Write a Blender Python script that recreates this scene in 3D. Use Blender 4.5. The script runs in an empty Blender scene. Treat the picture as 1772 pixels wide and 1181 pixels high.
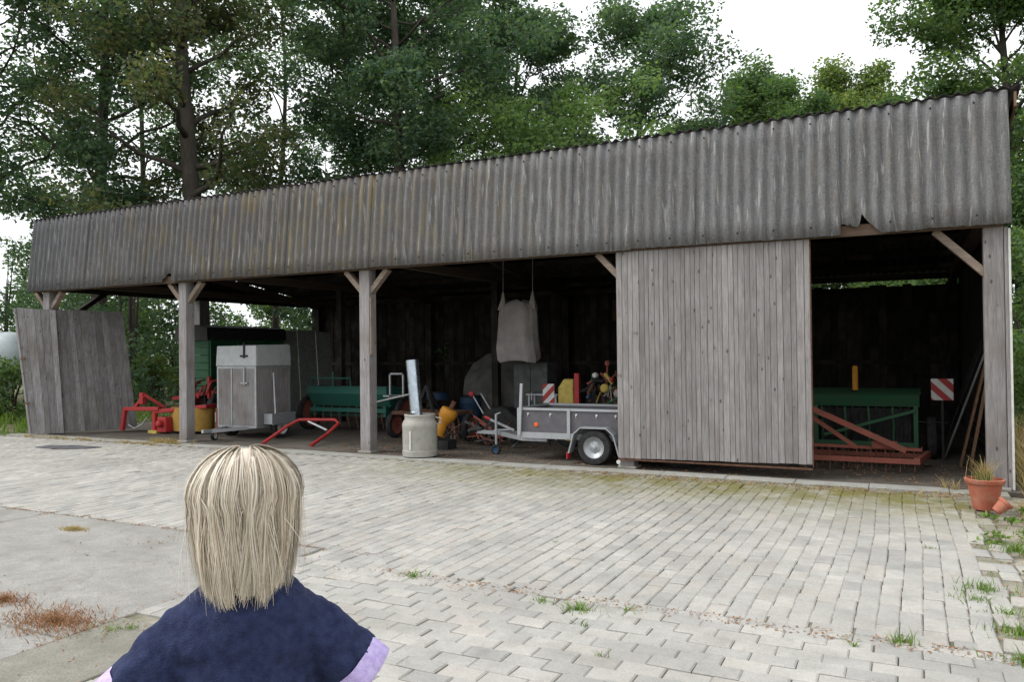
import bpy, math, random
import numpy as np
from mathutils import Vector, Matrix

scene = bpy.context.scene
COL = scene.collection
rnd = random.Random(7)

# ------------------------------------------------------------------ camera
YAW, PITCH, ROLL = 0.463475, 0.0129735, -0.0111598
FPX, PW, PH = 1362.465, 1772.0, 1181.0
CAM = Vector((-1.1039, -12.7744, 1.99224))
fw = Vector((-math.sin(YAW)*math.cos(PITCH), math.cos(YAW)*math.cos(PITCH), math.sin(PITCH)))
rt0 = Vector((math.cos(YAW), math.sin(YAW), 0.0))
up0 = rt0.cross(fw)
rt = rt0*math.cos(ROLL) + up0*math.sin(ROLL)
up = up0*math.cos(ROLL) - rt0*math.sin(ROLL)
cd = bpy.data.cameras.new('camera')
cam = bpy.data.objects.new('camera', cd)
COL.objects.link(cam)
cam.matrix_world = Matrix((( rt.x, up.x, -fw.x, CAM.x), (rt.y, up.y, -fw.y, CAM.y), (rt.z, up.z, -fw.z, CAM.z), (0, 0, 0, 1)))
cd.sensor_width = 36.0
cd.lens = FPX/PW*36.0
cd.clip_start = 0.05
cd.clip_end = 2000
scene.camera = cam

# ------------------------------------------------------------------ world, sun, exposure
SUN_EL, SUN_AZ = math.radians(46), math.radians(246)
w = bpy.data.worlds.new('World'); scene.world = w; w.use_nodes = True
nt = w.node_tree; nt.nodes.clear()
out = nt.nodes.new('ShaderNodeOutputWorld'); bg = nt.nodes.new('ShaderNodeBackground')
sky = nt.nodes.new('ShaderNodeTexSky'); sky.sky_type = 'NISHITA'; sky.sun_disc = False
sky.sun_elevation = SUN_EL; sky.sun_rotation = SUN_AZ
sky.dust_density = 4.0; sky.air_density = 1.0
hs = nt.nodes.new('ShaderNodeHueSaturation'); hs.inputs['Saturation'].default_value = 0.12
mx = nt.nodes.new('ShaderNodeMix'); mx.data_type = 'RGBA'
mx.inputs[0].default_value = 0.75                       # a closed, even cloud cover over the clear sky
mx.inputs[7].default_value = (9.6, 9.9, 10.2, 1)
nt.links.new(sky.outputs[0], hs.inputs['Color']); nt.links.new(hs.outputs[0], mx.inputs[6])
nt.links.new(mx.outputs[2], bg.inputs[0]); bg.inputs[1].default_value = 0.12
nt.links.new(bg.outputs[0], out.inputs[0])
sl = bpy.data.lights.new('sun', 'SUN'); sl.energy = 1.4; sl.angle = math.radians(28); sl.color = (1, .97, .93)
so = bpy.data.objects.new('sun', sl); COL.objects.link(so)
sdir = Vector((math.sin(SUN_AZ)*math.cos(SUN_EL), math.cos(SUN_AZ)*math.cos(SUN_EL), math.sin(SUN_EL)))
so.rotation_euler = sdir.to_track_quat('Z', 'Y').to_euler(); so.location = (0, 0, 60)
scene.view_settings.view_transform = 'Standard'; scene.view_settings.look = 'None'
scene.view_settings.gamma = 1; scene.view_settings.exposure = 0.55
scene.view_settings.use_curve_mapping = False
scene.cycles.max_bounces = 6; scene.cycles.diffuse_bounces = 3; scene.cycles.glossy_bounces = 2; scene.cycles.transmission_bounces = 3
scene.cycles.caustics_reflective = False; scene.cycles.caustics_refractive = False

# ------------------------------------------------------------------ placing helpers (photo measurement -> place on a known plane)
def ray(x, y): return fw + rt*((x-PW/2)/FPX) - up*((y-PH/2)/FPX)
def G(x, y, z=0.0): d = ray(x, y); return CAM + d*((z-CAM.z)/d.z)
def PY(x, y, Y): d = ray(x, y); return CAM + d*((Y-CAM.y)/d.y)
def PX(x, y, X): d = ray(x, y); return CAM + d*((X-CAM.x)/d.x)
def PD(x, y, D): return CAM + ray(x, y)*D

# ------------------------------------------------------------------ materials
def srgb(r, g, b):
    f = lambda c: ((c/255+.055)/1.055)**2.4 if c > 10 else c/255/12.92
    return (f(r), f(g), f(b), 1)
class NT:
    def __init__(s, name):
        s.m = bpy.data.materials.new(name); s.m.use_nodes = True; s.t = s.m.node_tree
        s.b = s.t.nodes['Principled BSDF']
    def n(s, typ, **kw):
        nd = s.t.nodes.new('ShaderNode'+typ)
        for k, v in kw.items():
            if k in nd.inputs: nd.inputs[k].default_value = v
            else: setattr(nd, k, v)
        return nd
    def l(s, a, b): s.t.links.new(a, b)
    def noise(s, vec, scale, detail=4, rough=.55, stretch=None):
        detail = {7: 4, 6: 3.5, 5: 3, 4: 2.5, 3: 2}.get(detail, detail)
        mp = s.n('Mapping'); s.l(vec, mp.inputs[0])
        mp.inputs['Scale'].default_value = stretch or (1, 1, 1)
        no = s.n('TexNoise'); no.inputs['Scale'].default_value = scale; no.inputs['Detail'].default_value = detail
        no.inputs['Roughness'].default_value = rough
        s.l(mp.outputs[0], no.inputs['Vector']); return no.outputs[0]
    def ramp(s, fac, stops):
        r = s.n('ValToRGB'); s.l(fac, r.inputs[0]); e = r.color_ramp.elements
        while len(e) < len(stops): e.new(.5)
        for el, (p, c) in zip(e, stops):
            el.position = p; el.color = c if len(c) == 4 else (*c, 1)
        return r.outputs[0]
    def mix(s, fac, a, b, mode='MIX'):
        m = s.n('Mix'); m.data_type = 'RGBA'; m.blend_type = mode
        if isinstance(fac, (int, float)): m.inputs[0].default_value = fac
        else: s.l(fac, m.inputs[0])
        for i, v in ((6, a), (7, b)):
            if isinstance(v, tuple): m.inputs[i].default_value = v if len(v) == 4 else (*v, 1)
            else: s.l(v, m.inputs[i])
        return m.outputs[2]
    def math(s, op, a, b=None, clamp=False):
        m = s.n('Math'); m.operation = op; m.use_clamp = clamp
        for i, v in ((0, a), (1, b)):
            if v is None: continue
            if isinstance(v, (int, float)): m.inputs[i].default_value = v
            else: s.l(v, m.inputs[i])
        return m.outputs[0]
    def bump(s, h, strength=.3, dist=.01):
        b = s.n('Bump'); b.inputs['Strength'].default_value = strength; b.inputs['Distance'].default_value = dist
        s.l(h, b.inputs['Height']); s.l(b.outputs[0], s.b.inputs['Normal'])
    def pos(s): return s.n('NewGeometry').outputs['Position']
    def obj(s): return s.n('TexCoord').outputs['Object']
    def rand(s): return s.n('ObjectInfo').outputs['Random']
    def island(s): return s.n('NewGeometry').outputs['Random Per Island']
    def done(s, col, rough=.8, metal=0.0, spec=.3):
        if isinstance(col, tuple): s.b.inputs['Base Color'].default_value = col if len(col) == 4 else (*col, 1)
        else: s.l(col, s.b.inputs['Base Color'])
        if isinstance(rough, (int, float)): s.b.inputs['Roughness'].default_value = rough
        else: s.l(rough, s.b.inputs['Roughness'])
        s.b.inputs['Metallic'].default_value = metal
        s.b.inputs['Specular IOR Level'].default_value = spec
        return s.m

def m_paint(name, c, rough=.55, dirt=(.10, .08, .06), amount=.45, metal=0.0, scale=9):
    s = NT(name); p = s.pos()
    f = s.ramp(s.noise(p, scale, 6, .65), [(.42, (0, 0, 0)), (.75, (1, 1, 1))])
    f2 = s.math('MULTIPLY', f, amount)
    v = s.noise(p, 2.3, 3)
    base = s.mix(s.math('MULTIPLY', v, .5), (*c, 1), tuple(x*.62 for x in c))
    col = s.mix(f2, base, dirt)
    s.bump(s.noise(p, 60, 3), .12, .004)
    r = s.math('ADD', s.math('MULTIPLY', f, .25), rough, True)
    return s.done(col, r, metal)

def m_wood(name, dark, light, axis='z', tone=.35, rough=.85, knots=True, stain=(.10, .085, .07)):
    s = NT(name); p = s.pos(); rv = s.rand()
    st = {'z': (1, 1, .06), 'x': (.06, 1, 1), 'y': (1, .06, 1)}[axis]
    off = s.n('CombineXYZ'); s.l(s.math('MULTIPLY', rv, 37.0), off.inputs[0]); s.l(s.math('MULTIPLY', rv, 91.0), off.inputs[2])
    va = s.n('VectorMath'); va.operation = 'ADD'; s.l(p, va.inputs[0]); s.l(off.outputs[0], va.inputs[1]); v = va.outputs[0]
    g1 = s.noise(v, 26, 6, .7, st); g2 = s.noise(v, 110, 3, .6, st); g3 = s.noise(v, 1.6, 4, .6)
    f = s.math('ADD', s.math('MULTIPLY', g1, .6), s.math('MULTIPLY', g2, .4))
    col = s.mix(s.ramp(f, [(.33, (0, 0, 0)), (.66, (1, 1, 1))]), dark, light)
    col = s.mix(s.math('MULTIPLY', s.ramp(g3, [(.45, (0, 0, 0)), (.7, (1, 1, 1))]), .55), col, stain)
    hv = s.n('HueSaturation'); s.l(col, hv.inputs['Color'])
    s.l(s.math('ADD', s.math('MULTIPLY', rv, tone), 1-tone/2), hv.inputs['Value'])
    col = hv.outputs[0]
    if knots:
        vo = s.n('TexVoronoi'); vo.inputs['Scale'].default_value = 6.6
        mp = s.n('Mapping'); mp.inputs['Scale'].default_value = {'z': (1, 1, .5), 'x': (.5, 1, 1), 'y': (1, .5, 1)}[axis]
        s.l(v, mp.inputs[0]); s.l(mp.outputs[0], vo.inputs['Vector'])
        k = s.ramp(vo.outputs['Distance'], [(.07, (1, 1, 1)), (.13, (0, 0, 0))])
        col = s.mix(s.math('MULTIPLY', k, .75), col, (.035, .03, .028))
    s.bump(f, .35, .006)
    return s.done(col, rough, 0, .2)

def m_plain(name, c1, c2, scale=6, rough=.8, bump=.2, bscale=40, metal=0.0, spec=.3):
    s = NT(name); p = s.pos()
    col = s.mix(s.ramp(s.noise(p, scale, 6, .6), [(.35, (0, 0, 0)), (.65, (1, 1, 1))]), c1, c2)
    if bump: s.bump(s.noise(p, bscale, 4), bump, .008)
    return s.done(col, rough, metal, spec)

def m_fibre():
    s = NT('fibre_cement'); p = s.pos()
    st = (1, 1, .035)
    n1 = s.noise(p, 9, 5, .65, st); n2 = s.noise(p, 34, 4, .6, (1, 1, .05)); n3 = s.noise(p, 3.0, 6, .7); n4 = s.noise(p, 45, 5, .75)
    f = s.math('ADD', s.math('MULTIPLY', n1, .5), s.math('MULTIPLY', n2, .5))
    col = s.ramp(f, [(.28, (.085, .086, .09)), (.5, (.138, .139, .145)), (.72, (.21, .21, .214))])
    col = s.mix(s.math('MULTIPLY', s.ramp(n3, [(.45, (0, 0, 0)), (.7, (1, 1, 1))]), .38), col, (.115, .102, .095))
    col = s.mix(s.math('MULTIPLY', s.ramp(n4, [(.52, (0, 0, 0)), (.66, (1, 1, 1))]), .5), col, (.30, .295, .275))
    col = s.mix(s.math('MULTIPLY', s.ramp(s.noise(p, 22, 5, .75), [(.56, (0, 0, 0)), (.68, (1, 1, 1))]), .55), col, (.075, .068, .06))
    sx = s.n('SeparateXYZ'); s.l(p, sx.inputs[0])
    # ochre algae streaks, thickest over the second and third bay from the left
    oc = s.ramp(s.noise(p, 13, 4, .6, (1, 1, .02)), [(.51, (0, 0, 0)), (.60, (1, 1, 1))])
    band = s.ramp(s.math('MULTIPLY', s.math('ADD', sx.outputs[0], 21.3), 1/21.5), [(.05, (.0, 0, 0)), (.22, (.5, .5, .5)), (.42, (1, 1, 1)), (.58, (.55, .55, .55)), (.7, (.12, .12, .12)), (1, (.1, .1, .1))])
    brk = s.ramp(s.noise(p, 1.3, 4, .6), [(.4, (0, 0, 0)), (.62, (1, 1, 1))])
    col = s.mix(s.math('MULTIPLY', s.math('MULTIPLY', oc, band), s.math('ADD', s.math('MULTIPLY', brk, .6), .3)), col, (.27, .20, .085))
    col = s.mix(s.math('MULTIPLY', band, .40), col, (.115, .10, .075))
    # pale lichen runs
    wl = s.ramp(s.noise(p, 17, 4, .6, (1, 1, .03)), [(.62, (0, 0, 0)), (.68, (1, 1, 1))])
    col = s.mix(s.math('MULTIPLY', wl, .45), col, (.42, .42, .41))
    # older, darker sheets at the far left end
    lf = s.ramp(s.math('MULTIPLY', s.math('ADD', sx.outputs[0], 21.3), 1/21.5), [(.0, (1, 1, 1)), (.3, (.75, .75, .75)), (.5, (.3, .3, .3)), (.7, (0, 0, 0))])
    col = s.mix(s.math('MULTIPLY', lf, .55), col, s.mix(.5, col, (.03, .03, .035)))
    hv = s.n('HueSaturation'); s.l(col, hv.inputs['Color']); s.l(s.math('ADD', s.math('MULTIPLY', s.rand(), .08), .96), hv.inputs['Value'])
    s.bump(n4, .25, .006)
    return s.done(hv.outputs[0], .9, 0, .15)

def m_paver(name, island, light=(.468, .458, .432), dark=(.30, .292, .27)):
    s = NT(name); p = s.pos(); rv = s.island() if island else s.rand()
    n1 = s.noise(p, 3.2, 6, .65); n2 = s.noise(p, 60, 5, .7); n3 = s.noise(p, .8, 5, .6)
    f = s.math('ADD', s.math('MULTIPLY', n1, .55), s.math('MULTIPLY', n2, .45))
    col = s.mix(s.ramp(f, [(.36, (0, 0, 0)), (.64, (1, 1, 1))]), dark, light)
    tint = s.ramp(rv, [(0, (.80, .80, .81)), (.25, (1.0, .99, .97)), (.5, (.88, .88, .88)), (.72, (1.08, 1.07, 1.04)), (.88, (1.0, .955, .92)), (1, (.84, .85, .85))])
    col = s.mix(1.0, col, tint, 'MULTIPLY')
    sx = s.n('SeparateXYZ'); s.l(p, sx.inputs[0])
    # moss along the foot of the shed, thickest in front of the sliding door
    my = s.ramp(s.math('MULTIPLY', s.math('ADD', sx.outputs[1], 4.2), 1/3.6), [(.10, (0, 0, 0)), (.45, (.26, .26, .26)), (.74, (.9, .9, .9)), (.85, (1, 1, 1))])
    mm = s.ramp(s.math('ADD', s.noise(p, 2.2, 6, .7), s.math('MULTIPLY', s.noise(p, 14, 4), .35)), [(.52, (0, 0, 0)), (.75, (1, 1, 1))])
    mxx = s.ramp(s.math('MULTIPLY', s.math('ADD', sx.outputs[0], 13), 1/13), [(.2, (.1, .1, .1)), (.5, (.8, .8, .8)), (1, (1, 1, 1))])
    col = s.mix(s.math('MULTIPLY', s.math('MULTIPLY', my, mxx), s.math('ADD', s.math('MULTIPLY', mm, .75), .45), True), col, (.17, .155, .055))
    col = s.mix(s.math('MULTIPLY', s.ramp(n3, [(.44, (0, 0, 0)), (.66, (1, 1, 1))]), .36), col, (.215, .208, .19))
    sp = s.ramp(s.noise(p, 150, 2, .5), [(.66, (0, 0, 0)), (.72, (1, 1, 1))])
    col = s.mix(s.math('MULTIPLY', sp, .5), col, (.13, .12, .10))
    s.bump(n2, .35, .006)
    return s.done(col, .9, 0, .2)

def m_concrete(name, a, b, stain):
    s = NT(name); p = s.pos()
    n1 = s.noise(p, 1.4, 7, .65); n2 = s.noise(p, 70, 5, .75); n3 = s.noise(p, 5, 5, .65); n4 = s.noise(p, 24, 5, .7)
    f = s.math('ADD', s.math('MULTIPLY', n1, .5), s.math('MULTIPLY', n3, .5))
    col = s.mix(s.ramp(f, [(.36, (0, 0, 0)), (.64, (1, 1, 1))]), a, b)
    col = s.mix(s.math('MULTIPLY', s.ramp(n2, [(.46, (0, 0, 0)), (.60, (1, 1, 1))]), .6), col, stain)
    col = s.mix(s.math('MULTIPLY', s.ramp(n4, [(.58, (0, 0, 0)), (.74, (1, 1, 1))]), .45), col, (.25, .24, .20))
    col = s.mix(s.math('MULTIPLY', s.ramp(s.noise(p, .9, 5, .6), [(.55, (0, 0, 0)), (.72, (1, 1, 1))]), .4), col, stain)
    pt_ = s.ramp(s.noise(p, .45, 5, .65), [(.46, (0, 0, 0)), (.60, (1, 1, 1))])
    col = s.mix(s.math('MULTIPLY', pt_, .42), col, stain)
    sm = s.ramp(s.noise(p, 160, 3, .6), [(.40, (1, 1, 1)), (.48, (0, 0, 0))])
    col = s.mix(s.math('MULTIPLY', sm, .35), col, (.11, .10, .085))
    ln_ = s.math('ABSOLUTE', s.math('SUBTRACT', s.noise(p, .7, 5, .6), .5))
    ck = s.math('MULTIPLY', s.ramp(ln_, [(.0, (1, 1, 1)), (.005, (0, 0, 0))]), s.ramp(s.noise(p, .33, 3), [(.48, (0, 0, 0)), (.55, (1, 1, 1))]))
    col = s.mix(s.math('MULTIPLY', ck, .22), col, (.12, .105, .085))
    s.bump(n2, .5, .012)
    return s.done(col, .92, 0, .2)

def m_leaf(name, cols, trans=.45):
    s = NT(name); iv = s.island(); p = s.pos()
    base = s.ramp(s.math('ADD', s.math('MULTIPLY', iv, .55), s.math('MULTIPLY', s.noise(p, .55, 3), .5)), cols)
    tr = s.n('BsdfTranslucent'); s.l(s.mix(1.0, base, (1.5, 1.6, .8), 'MULTIPLY'), tr.inputs['Color'])
    s.done(base, .55, 0, .25)
    ms = s.n('MixShader'); ms.inputs[0].default_value = trans
    s.l(s.b.outputs[0], ms.inputs[1]); s.l(tr.outputs[0], ms.inputs[2])
    s.l(ms.outputs[0], s.t.nodes['Material Output'].inputs['Surface'])
    return s.m

M = {}
M['fibre'] = m_fibre()
M['door_wood'] = m_wood('weathered_door_wood', (.155, .144, .143), (.335, .315, .31), 'z', .30, stain=(.16, .14, .13))
M['panel_wood'] = m_wood('weathered_panel_wood', (.10, .095, .096), (.265, .255, .255), 'z', .4)
M['post_wood'] = m_wood('post_wood', (.15, .14, .14), (.335, .317, .315), 'z', .25, stain=(.16, .135, .12))
M['brace_wood'] = m_wood('brace_wood', (.20, .145, .11), (.36, .29, .24), 'x', .2)
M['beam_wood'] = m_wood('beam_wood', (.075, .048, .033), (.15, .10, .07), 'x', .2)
M['dark_wood'] = m_wood('dark_wood', (.014, .012, .011), (.032, .027, .024), 'z', .6)  # wood of the dim interior; its shade is put into this colour
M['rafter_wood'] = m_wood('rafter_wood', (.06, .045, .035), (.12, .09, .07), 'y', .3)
M['plank_wood'] = m_wood('stored_plank_wood', (.16, .085, .05), (.30, .18, .11), 'z', .5)
M['roof'] = m_plain('roof_fibre_cement', (.022, .02, .02), (.055, .05, .048), 4, .95)  # roof colour darkened to carry the shade of the underside
M['paver'] = m_paver('paver_single', False)
M['paver_far'] = m_paver('paver_run', True)
M['concrete'] = m_concrete('yard_concrete', (.27, .265, .25), (.40, .39, .37), (.21, .20, .175))
M['rough_concrete'] = m_concrete('rough_concrete', (.22, .21, .175), (.35, .335, .29), (.15, .14, .115))
M['floor'] = m_concrete('shed_floor', (.085, .075, .062), (.16, .145, .125), (.055, .043, .032))  # dirt tones, with the interior shade darkened into them
M['kerb'] = m_concrete('kerb_concrete', (.30, .30, .28), (.42, .42, .40), (.22, .21, .16))
M['joint'] = m_plain('joint_sand', (.15, .145, .095), (.30, .28, .23), 4, .95, .5, 90)
M['soil'] = m_plain('soil_and_grass', (.055, .075, .022), (.16, .135, .075), 1.1, .95, .6, 30)
M['verge'] = m_plain('sandy_verge', (.16, .15, .11), (.36, .33, .27), 4, .95, .6, 40)
M['grass_far'] = m_plain('meadow', (.06, .10, .03), (.12, .14, .045), .3, .95, .4, 12)
M['galv'] = m_paint('galvanised_steel', (.42, .44, .46), .42, (.25, .24, .22), .35, .55)
M['steel_pipe'] = m_paint('bright_sheet_steel', (.46, .52, .58), .22, (.30, .31, .33), .3, .95)
M['rust'] = m_plain('rusty_steel', (.07, .034, .022), (.135, .068, .042), 14, .9, .3)
M['red'] = m_paint('red_paint', (.42, .028, .032), .45)
M['old_red'] = m_paint('faded_red_paint', (.30, .085, .06), .7, (.13, .085, .06), .7)
M['green'] = m_paint('green_paint', (.026, .12, .055), .6, (.09, .085, .06), .6)
M['wagon_green'] = m_paint('wagon_green_paint', (.02, .10, .045), .55, (.03, .05, .03), .4)
M['teal'] = m_paint('teal_paint', (.018, .13, .10), .5)
M['yellow'] = m_paint('yellow_paint', (.55, .42, .10), .55, (.2, .15, .06), .5)
M['mustard'] = m_paint('mustard_canvas', (.42, .25, .055), .75, (.15, .09, .03), .4)
M['orange'] = m_paint('orange_plastic', (.60, .26, .025), .5, (.2, .1, .03), .35)
M['white'] = m_paint('white_paint', (.66, .66, .64), .5, (.3, .28, .25), .4)
M['cream'] = m_paint('cream_enamel', (.37, .365, .335), .5, (.24, .20, .13), .6)
M['pale_panel'] = m_paint('pale_board', (.50, .53, .49), .7, (.12, .11, .09), .5)
M['grey_lid'] = m_paint('grey_fibreglass', (.44, .46, .47), .55, (.26, .25, .23), .45)
M['ply'] = m_wood('weathered_plywood', (.16, .15, .148), (.30, .285, .285), 'z', .1, knots=False)
M['ply_dark'] = m_paint('phenolic_ply_board', (.105, .10, .115), .6, (.17, .16, .15), .5)
M['rubber'] = m_plain('tyre_rubber', (.014, .014, .015), (.035, .034, .033), 12, .85)
M['black'] = m_plain('black_metal', (.012, .012, .013), (.03, .03, .03), 8, .7)
M['grey_metal'] = m_plain('dark_grey_metal', (.06, .065, .065), (.11, .115, .11), 5, .7)
M['blue'] = m_paint('blue_plastic', (.015, .06, .13), .5)
M['bag'] = m_plain('woven_sack', (.29, .265, .255), (.39, .36, .35), 3, .9, .5, 25)
M['tarp'] = m_plain('grey_tarpaulin', (.08, .078, .07), (.14, .135, .12), 3, .8, .4, 9)
M['terracotta'] = m_paint('terracotta_plastic', (.40, .12, .07), .7, (.42, .27, .20), .5)
M['tank'] = m_paint('tank_paint', (.50, .56, .58), .45, (.34, .36, .36), .35)
M['slate'] = m_plain('dark_plate', (.06, .062, .07), (.11, .11, .12), 6, .7)
M['bark'] = m_wood('bark', (.035, .03, .025), (.085, .072, .06), 'z', .2, knots=False)
M['lamp_orange'] = m_plain('orange_reflector', (.7, .12, .03), (.6, .10, .02), 4, .25, 0)
M['leaf_dark'] = m_leaf('leaf_dark', [(.2, (.044, .088, .064)), (.5, (.078, .138, .090)), (.8, (.14, .20, .108))])  # distance haze is put into the leaf colours: lifted, bluish, less saturated greens
M['leaf_mid'] = m_leaf('leaf_mid', [(.2, (.05, .10, .05)), (.5, (.088, .155, .064)), (.8, (.16, .225, .08))])
M['leaf_brown'] = m_leaf('leaf_brownish', [(.2, (.048, .085, .050)), (.5, (.088, .118, .062)), (.8, (.17, .16, .08))])
M['leaf_light'] = m_leaf('leaf_light', [(.2, (.085, .145, .065)), (.5, (.13, .215, .085)), (.8, (.22, .30, .12))])
M['leaf_yellow'] = m_leaf('leaf_yellowish', [(.2, (.07, .115, .045)), (.5, (.125, .185, .06)), (.8, (.23, .26, .075))])
M['grass'] = m_leaf('grass_blade', [(.2, (.06, .13, .02)), (.5, (.12, .21, .035)), (.8, (.2, .28, .06))], .25)
M['straw'] = m_leaf('dry_grass', [(.2, (.22, .15, .07)), (.5, (.36, .27, .12)), (.8, (.46, .38, .20))], .2)
M['brown_weed'] = m_leaf('withered_weed', [(.2, (.17, .075, .035)), (.5, (.29, .14, .075)), (.8, (.38, .24, .14))], .15)

# ------------------------------------------------------------------ mesh helpers
class MB:
    def __init__(s): s.v = []; s.f = []
    def add(s, vs, fs):
        o = len(s.v); s.v += [tuple(v) for v in vs]; s.f += [tuple(i+o for i in f) for f in fs]; return s
    def hexa(s, a, b):                                     # two quads a (4 points) and b (4 points)
        return s.add(list(a)+list(b), [(3, 2, 1, 0), (4, 5, 6, 7), (0, 1, 5, 4), (1, 2, 6, 5), (2, 3, 7, 6), (3, 0, 4, 7)])
    def box(s, x0, x1, y0, y1, z0, z1):
        return s.hexa([(x0, y0, z0), (x1, y0, z0), (x1, y1, z0), (x0, y1, z0)], [(x0, y0, z1), (x1, y0, z1), (x1, y1, z1), (x0, y1, z1)])
    def bar(s, a, b, w, h=None, upv=(0, 0, 1)):            # rectangular bar from a to b
        a = Vector(a); b = Vector(b); h = h or w; d = (b-a).normalized(); u = Vector(upv)
        if abs(d.dot(u)) > .97: u = Vector((0, 1, 0))
        r = d.cross(u).normalized()*(w/2); u = r.cross(d).normalized()*(h/2)
        return s.hexa([a-r-u, a+r-u, a+r+u, a-r+u], [b-r-u, b+r-u, b+r+u, b-r+u])
    def tube(s, pts, rad, n=10, cap=True):
        pts = [Vector(p) for p in pts]; rs = rad if isinstance(rad, (list, tuple)) else [rad]*len(pts)
        o = len(s.v); prev = None
        for i, p in enumerate(pts):
            d = (pts[min(i+1, len(pts)-1)]-pts[max(i-1, 0)]).normalized()
            if prev is None:
                r = d.orthogonal().normalized()
            else:
                r = (prev - d*prev.dot(d)); r = r.normalized() if r.length > 1e-6 else d.orthogonal().normalized()
            prev = r; u = d.cross(r)
            for k in range(n):
                a = 2*math.pi*k/n; s.v.append(tuple(p+(r*math.cos(a)+u*math.sin(a))*rs[i]))
        for i in range(len(pts)-1):
            for k in range(n):
                s.f.append((o+i*n+k, o+i*n+(k+1) % n, o+(i+1)*n+(k+1) % n, o+(i+1)*n+k))
        if cap:
            s.f.append(tuple(o+k for k in range(n))[::-1]); s.f.append(tuple(o+(len(pts)-1)*n+k for k in range(n)))
        return s
    def lathe(s, prof, c, axis=(0, 0, 1), n=24, cap=True):  # prof: (radius, height)
        c = Vector(c); ax = Vector(axis).normalized(); r0 = ax.orthogonal().normalized(); u0 = ax.cross(r0); o = len(s.v)
        for (r, h) in prof:
            for k in range(n):
                a = 2*math.pi*k/n; s.v.append(tuple(c+ax*h+(r0*math.cos(a)+u0*math.sin(a))*r))
        for i in range(len(prof)-1):
            for k in range(n): s.f.append((o+i*n+k, o+i*n+(k+1) % n, o+(i+1)*n+(k+1) % n, o+(i+1)*n+k))
        if cap:
            s.f.append(tuple(o+k for k in range(n))[::-1]); s.f.append(tuple(o+(len(prof)-1)*n+k for k in range(n)))
        return s
    def loft(s, rings, cap=True):                          # rings: lists of points, closed
        o = len(s.v); n = len(rings[0])
        for r in rings: s.v += [tuple(p) for p in r]
        for i in range(len(rings)-1):
            for k in range(n): s.f.append((o+i*n+k, o+i*n+(k+1) % n, o+(i+1)*n+(k+1) % n, o+(i+1)*n+k))
        if cap:
            s.f.append(tuple(o+k for k in range(n))[::-1]); s.f.append(tuple(o+(len(rings)-1)*n+k for k in range(n)))
        return s

def link(name, mesh, m, parent=None, loc=None):
    o = bpy.data.objects.new(name, mesh); COL.objects.link(o)
    if m is not None and len(mesh.materials) == 0: mesh.materials.append(m)
    if parent is not None: o.parent = parent
    if loc is not None: o.location = loc
    return o
def mesh_of(mb, name, off=(0, 0, 0)):
    me = bpy.data.meshes.new(name)
    ox, oy, oz = off
    me.from_pydata([(x-ox, y-oy, z-oz) for x, y, z in mb.v], [], mb.f); me.update(); return me
def origin(p):
    o = Vector((0, 0, 0))
    while p is not None: o += p.location; p = p.parent
    return o
def part(name, mb, m, parent, smooth=False, bevel=0, label=None, kind=None):
    me = mesh_of(mb, name, origin(parent))
    if smooth:
        me.polygons.foreach_set('use_smooth', [True]*len(me.polygons))
        if smooth != 'all': me.set_sharp_from_angle(angle=math.radians(40))
    o = link(name, me, m, parent)
    if bevel:
        b = o.modifiers.new('bevel', 'BEVEL'); b.width = bevel; b.segments = 2; b.limit_method = 'ANGLE'
    if label: o['label'] = label
    if kind: o['kind'] = kind
    return o
def thing(name, label, cat, loc, group=None):
    o = bpy.data.objects.new(name, None); COL.objects.link(o); o.location = loc; o.empty_display_size = .2
    o['label'] = label; o['category'] = cat
    if group: o['group'] = group
    return o
def single(name, mb, m, label, cat, group=None, smooth=False, bevel=0):
    xs = np.array(mb.v); c = ((xs[:, 0].min()+xs[:, 0].max())/2, (xs[:, 1].min()+xs[:, 1].max())/2, xs[:, 2].min())
    me = mesh_of(mb, name, c)
    if smooth: me.polygons.foreach_set('use_smooth', [True]*len(me.polygons)); me.set_sharp_from_angle(angle=math.radians(40))
    o = link(name, me, m, None, c); o['label'] = label; o['category'] = cat
    if group: o['group'] = group
    if bevel: b = o.modifiers.new('bevel', 'BEVEL'); b.width = bevel; b.segments = 2
    return o
def structure(name, mb, m):
    o = link(name, mesh_of(mb, name), m); o['kind'] = 'structure'; return o

# ------------------------------------------------------------------ the ground
def sheet(x0, x1, y0, y1, z, nx=1, ny=1, fn=None):
    mb = MB(); vs = []; fs = []
    for j in range(ny+1):
        for i in range(nx+1):
            x = x0+(x1-x0)*i/nx; y = y0+(y1-y0)*j/ny; vs.append((x, y, z+(fn(x, y) if fn else 0)))
    for j in range(ny):
        for i in range(nx): a = j*(nx+1)+i; fs.append((a, a+1, a+nx+2, a+nx+1))
    return mb.add(vs, fs)
structure('ground', sheet(-700, 700, -300, 900, -.10), M['soil'])
structure('joint_bed', sheet(-24, -.25, -14, -.62, -.019), M['joint'])
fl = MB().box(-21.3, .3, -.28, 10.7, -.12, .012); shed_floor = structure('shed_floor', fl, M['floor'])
structure('verge', sheet(-.42, 9, -14, -.30, -.045, 40, 60, lambda x, y: .03*math.sin(x*3+y)*math.sin(y*2.3)), M['verge'])
# concrete edge strip in front of the shed, in lengths
x = -21.6
k = 0
strip_parent = structure('edge_strip', MB().box(-21.6, .1, -.60, -.30, -.12, -.03), M['joint'])
while x < -.1:
    x1 = min(x+1.0, .1); dz = rnd.uniform(-.006, .006)
    part('kerb_stone', MB().box(x+.004, x1-.004, -.62, -.285, -.1, .022+dz), M['kerb'], strip_parent, bevel=.008)
    x = x1; k += 1
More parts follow.
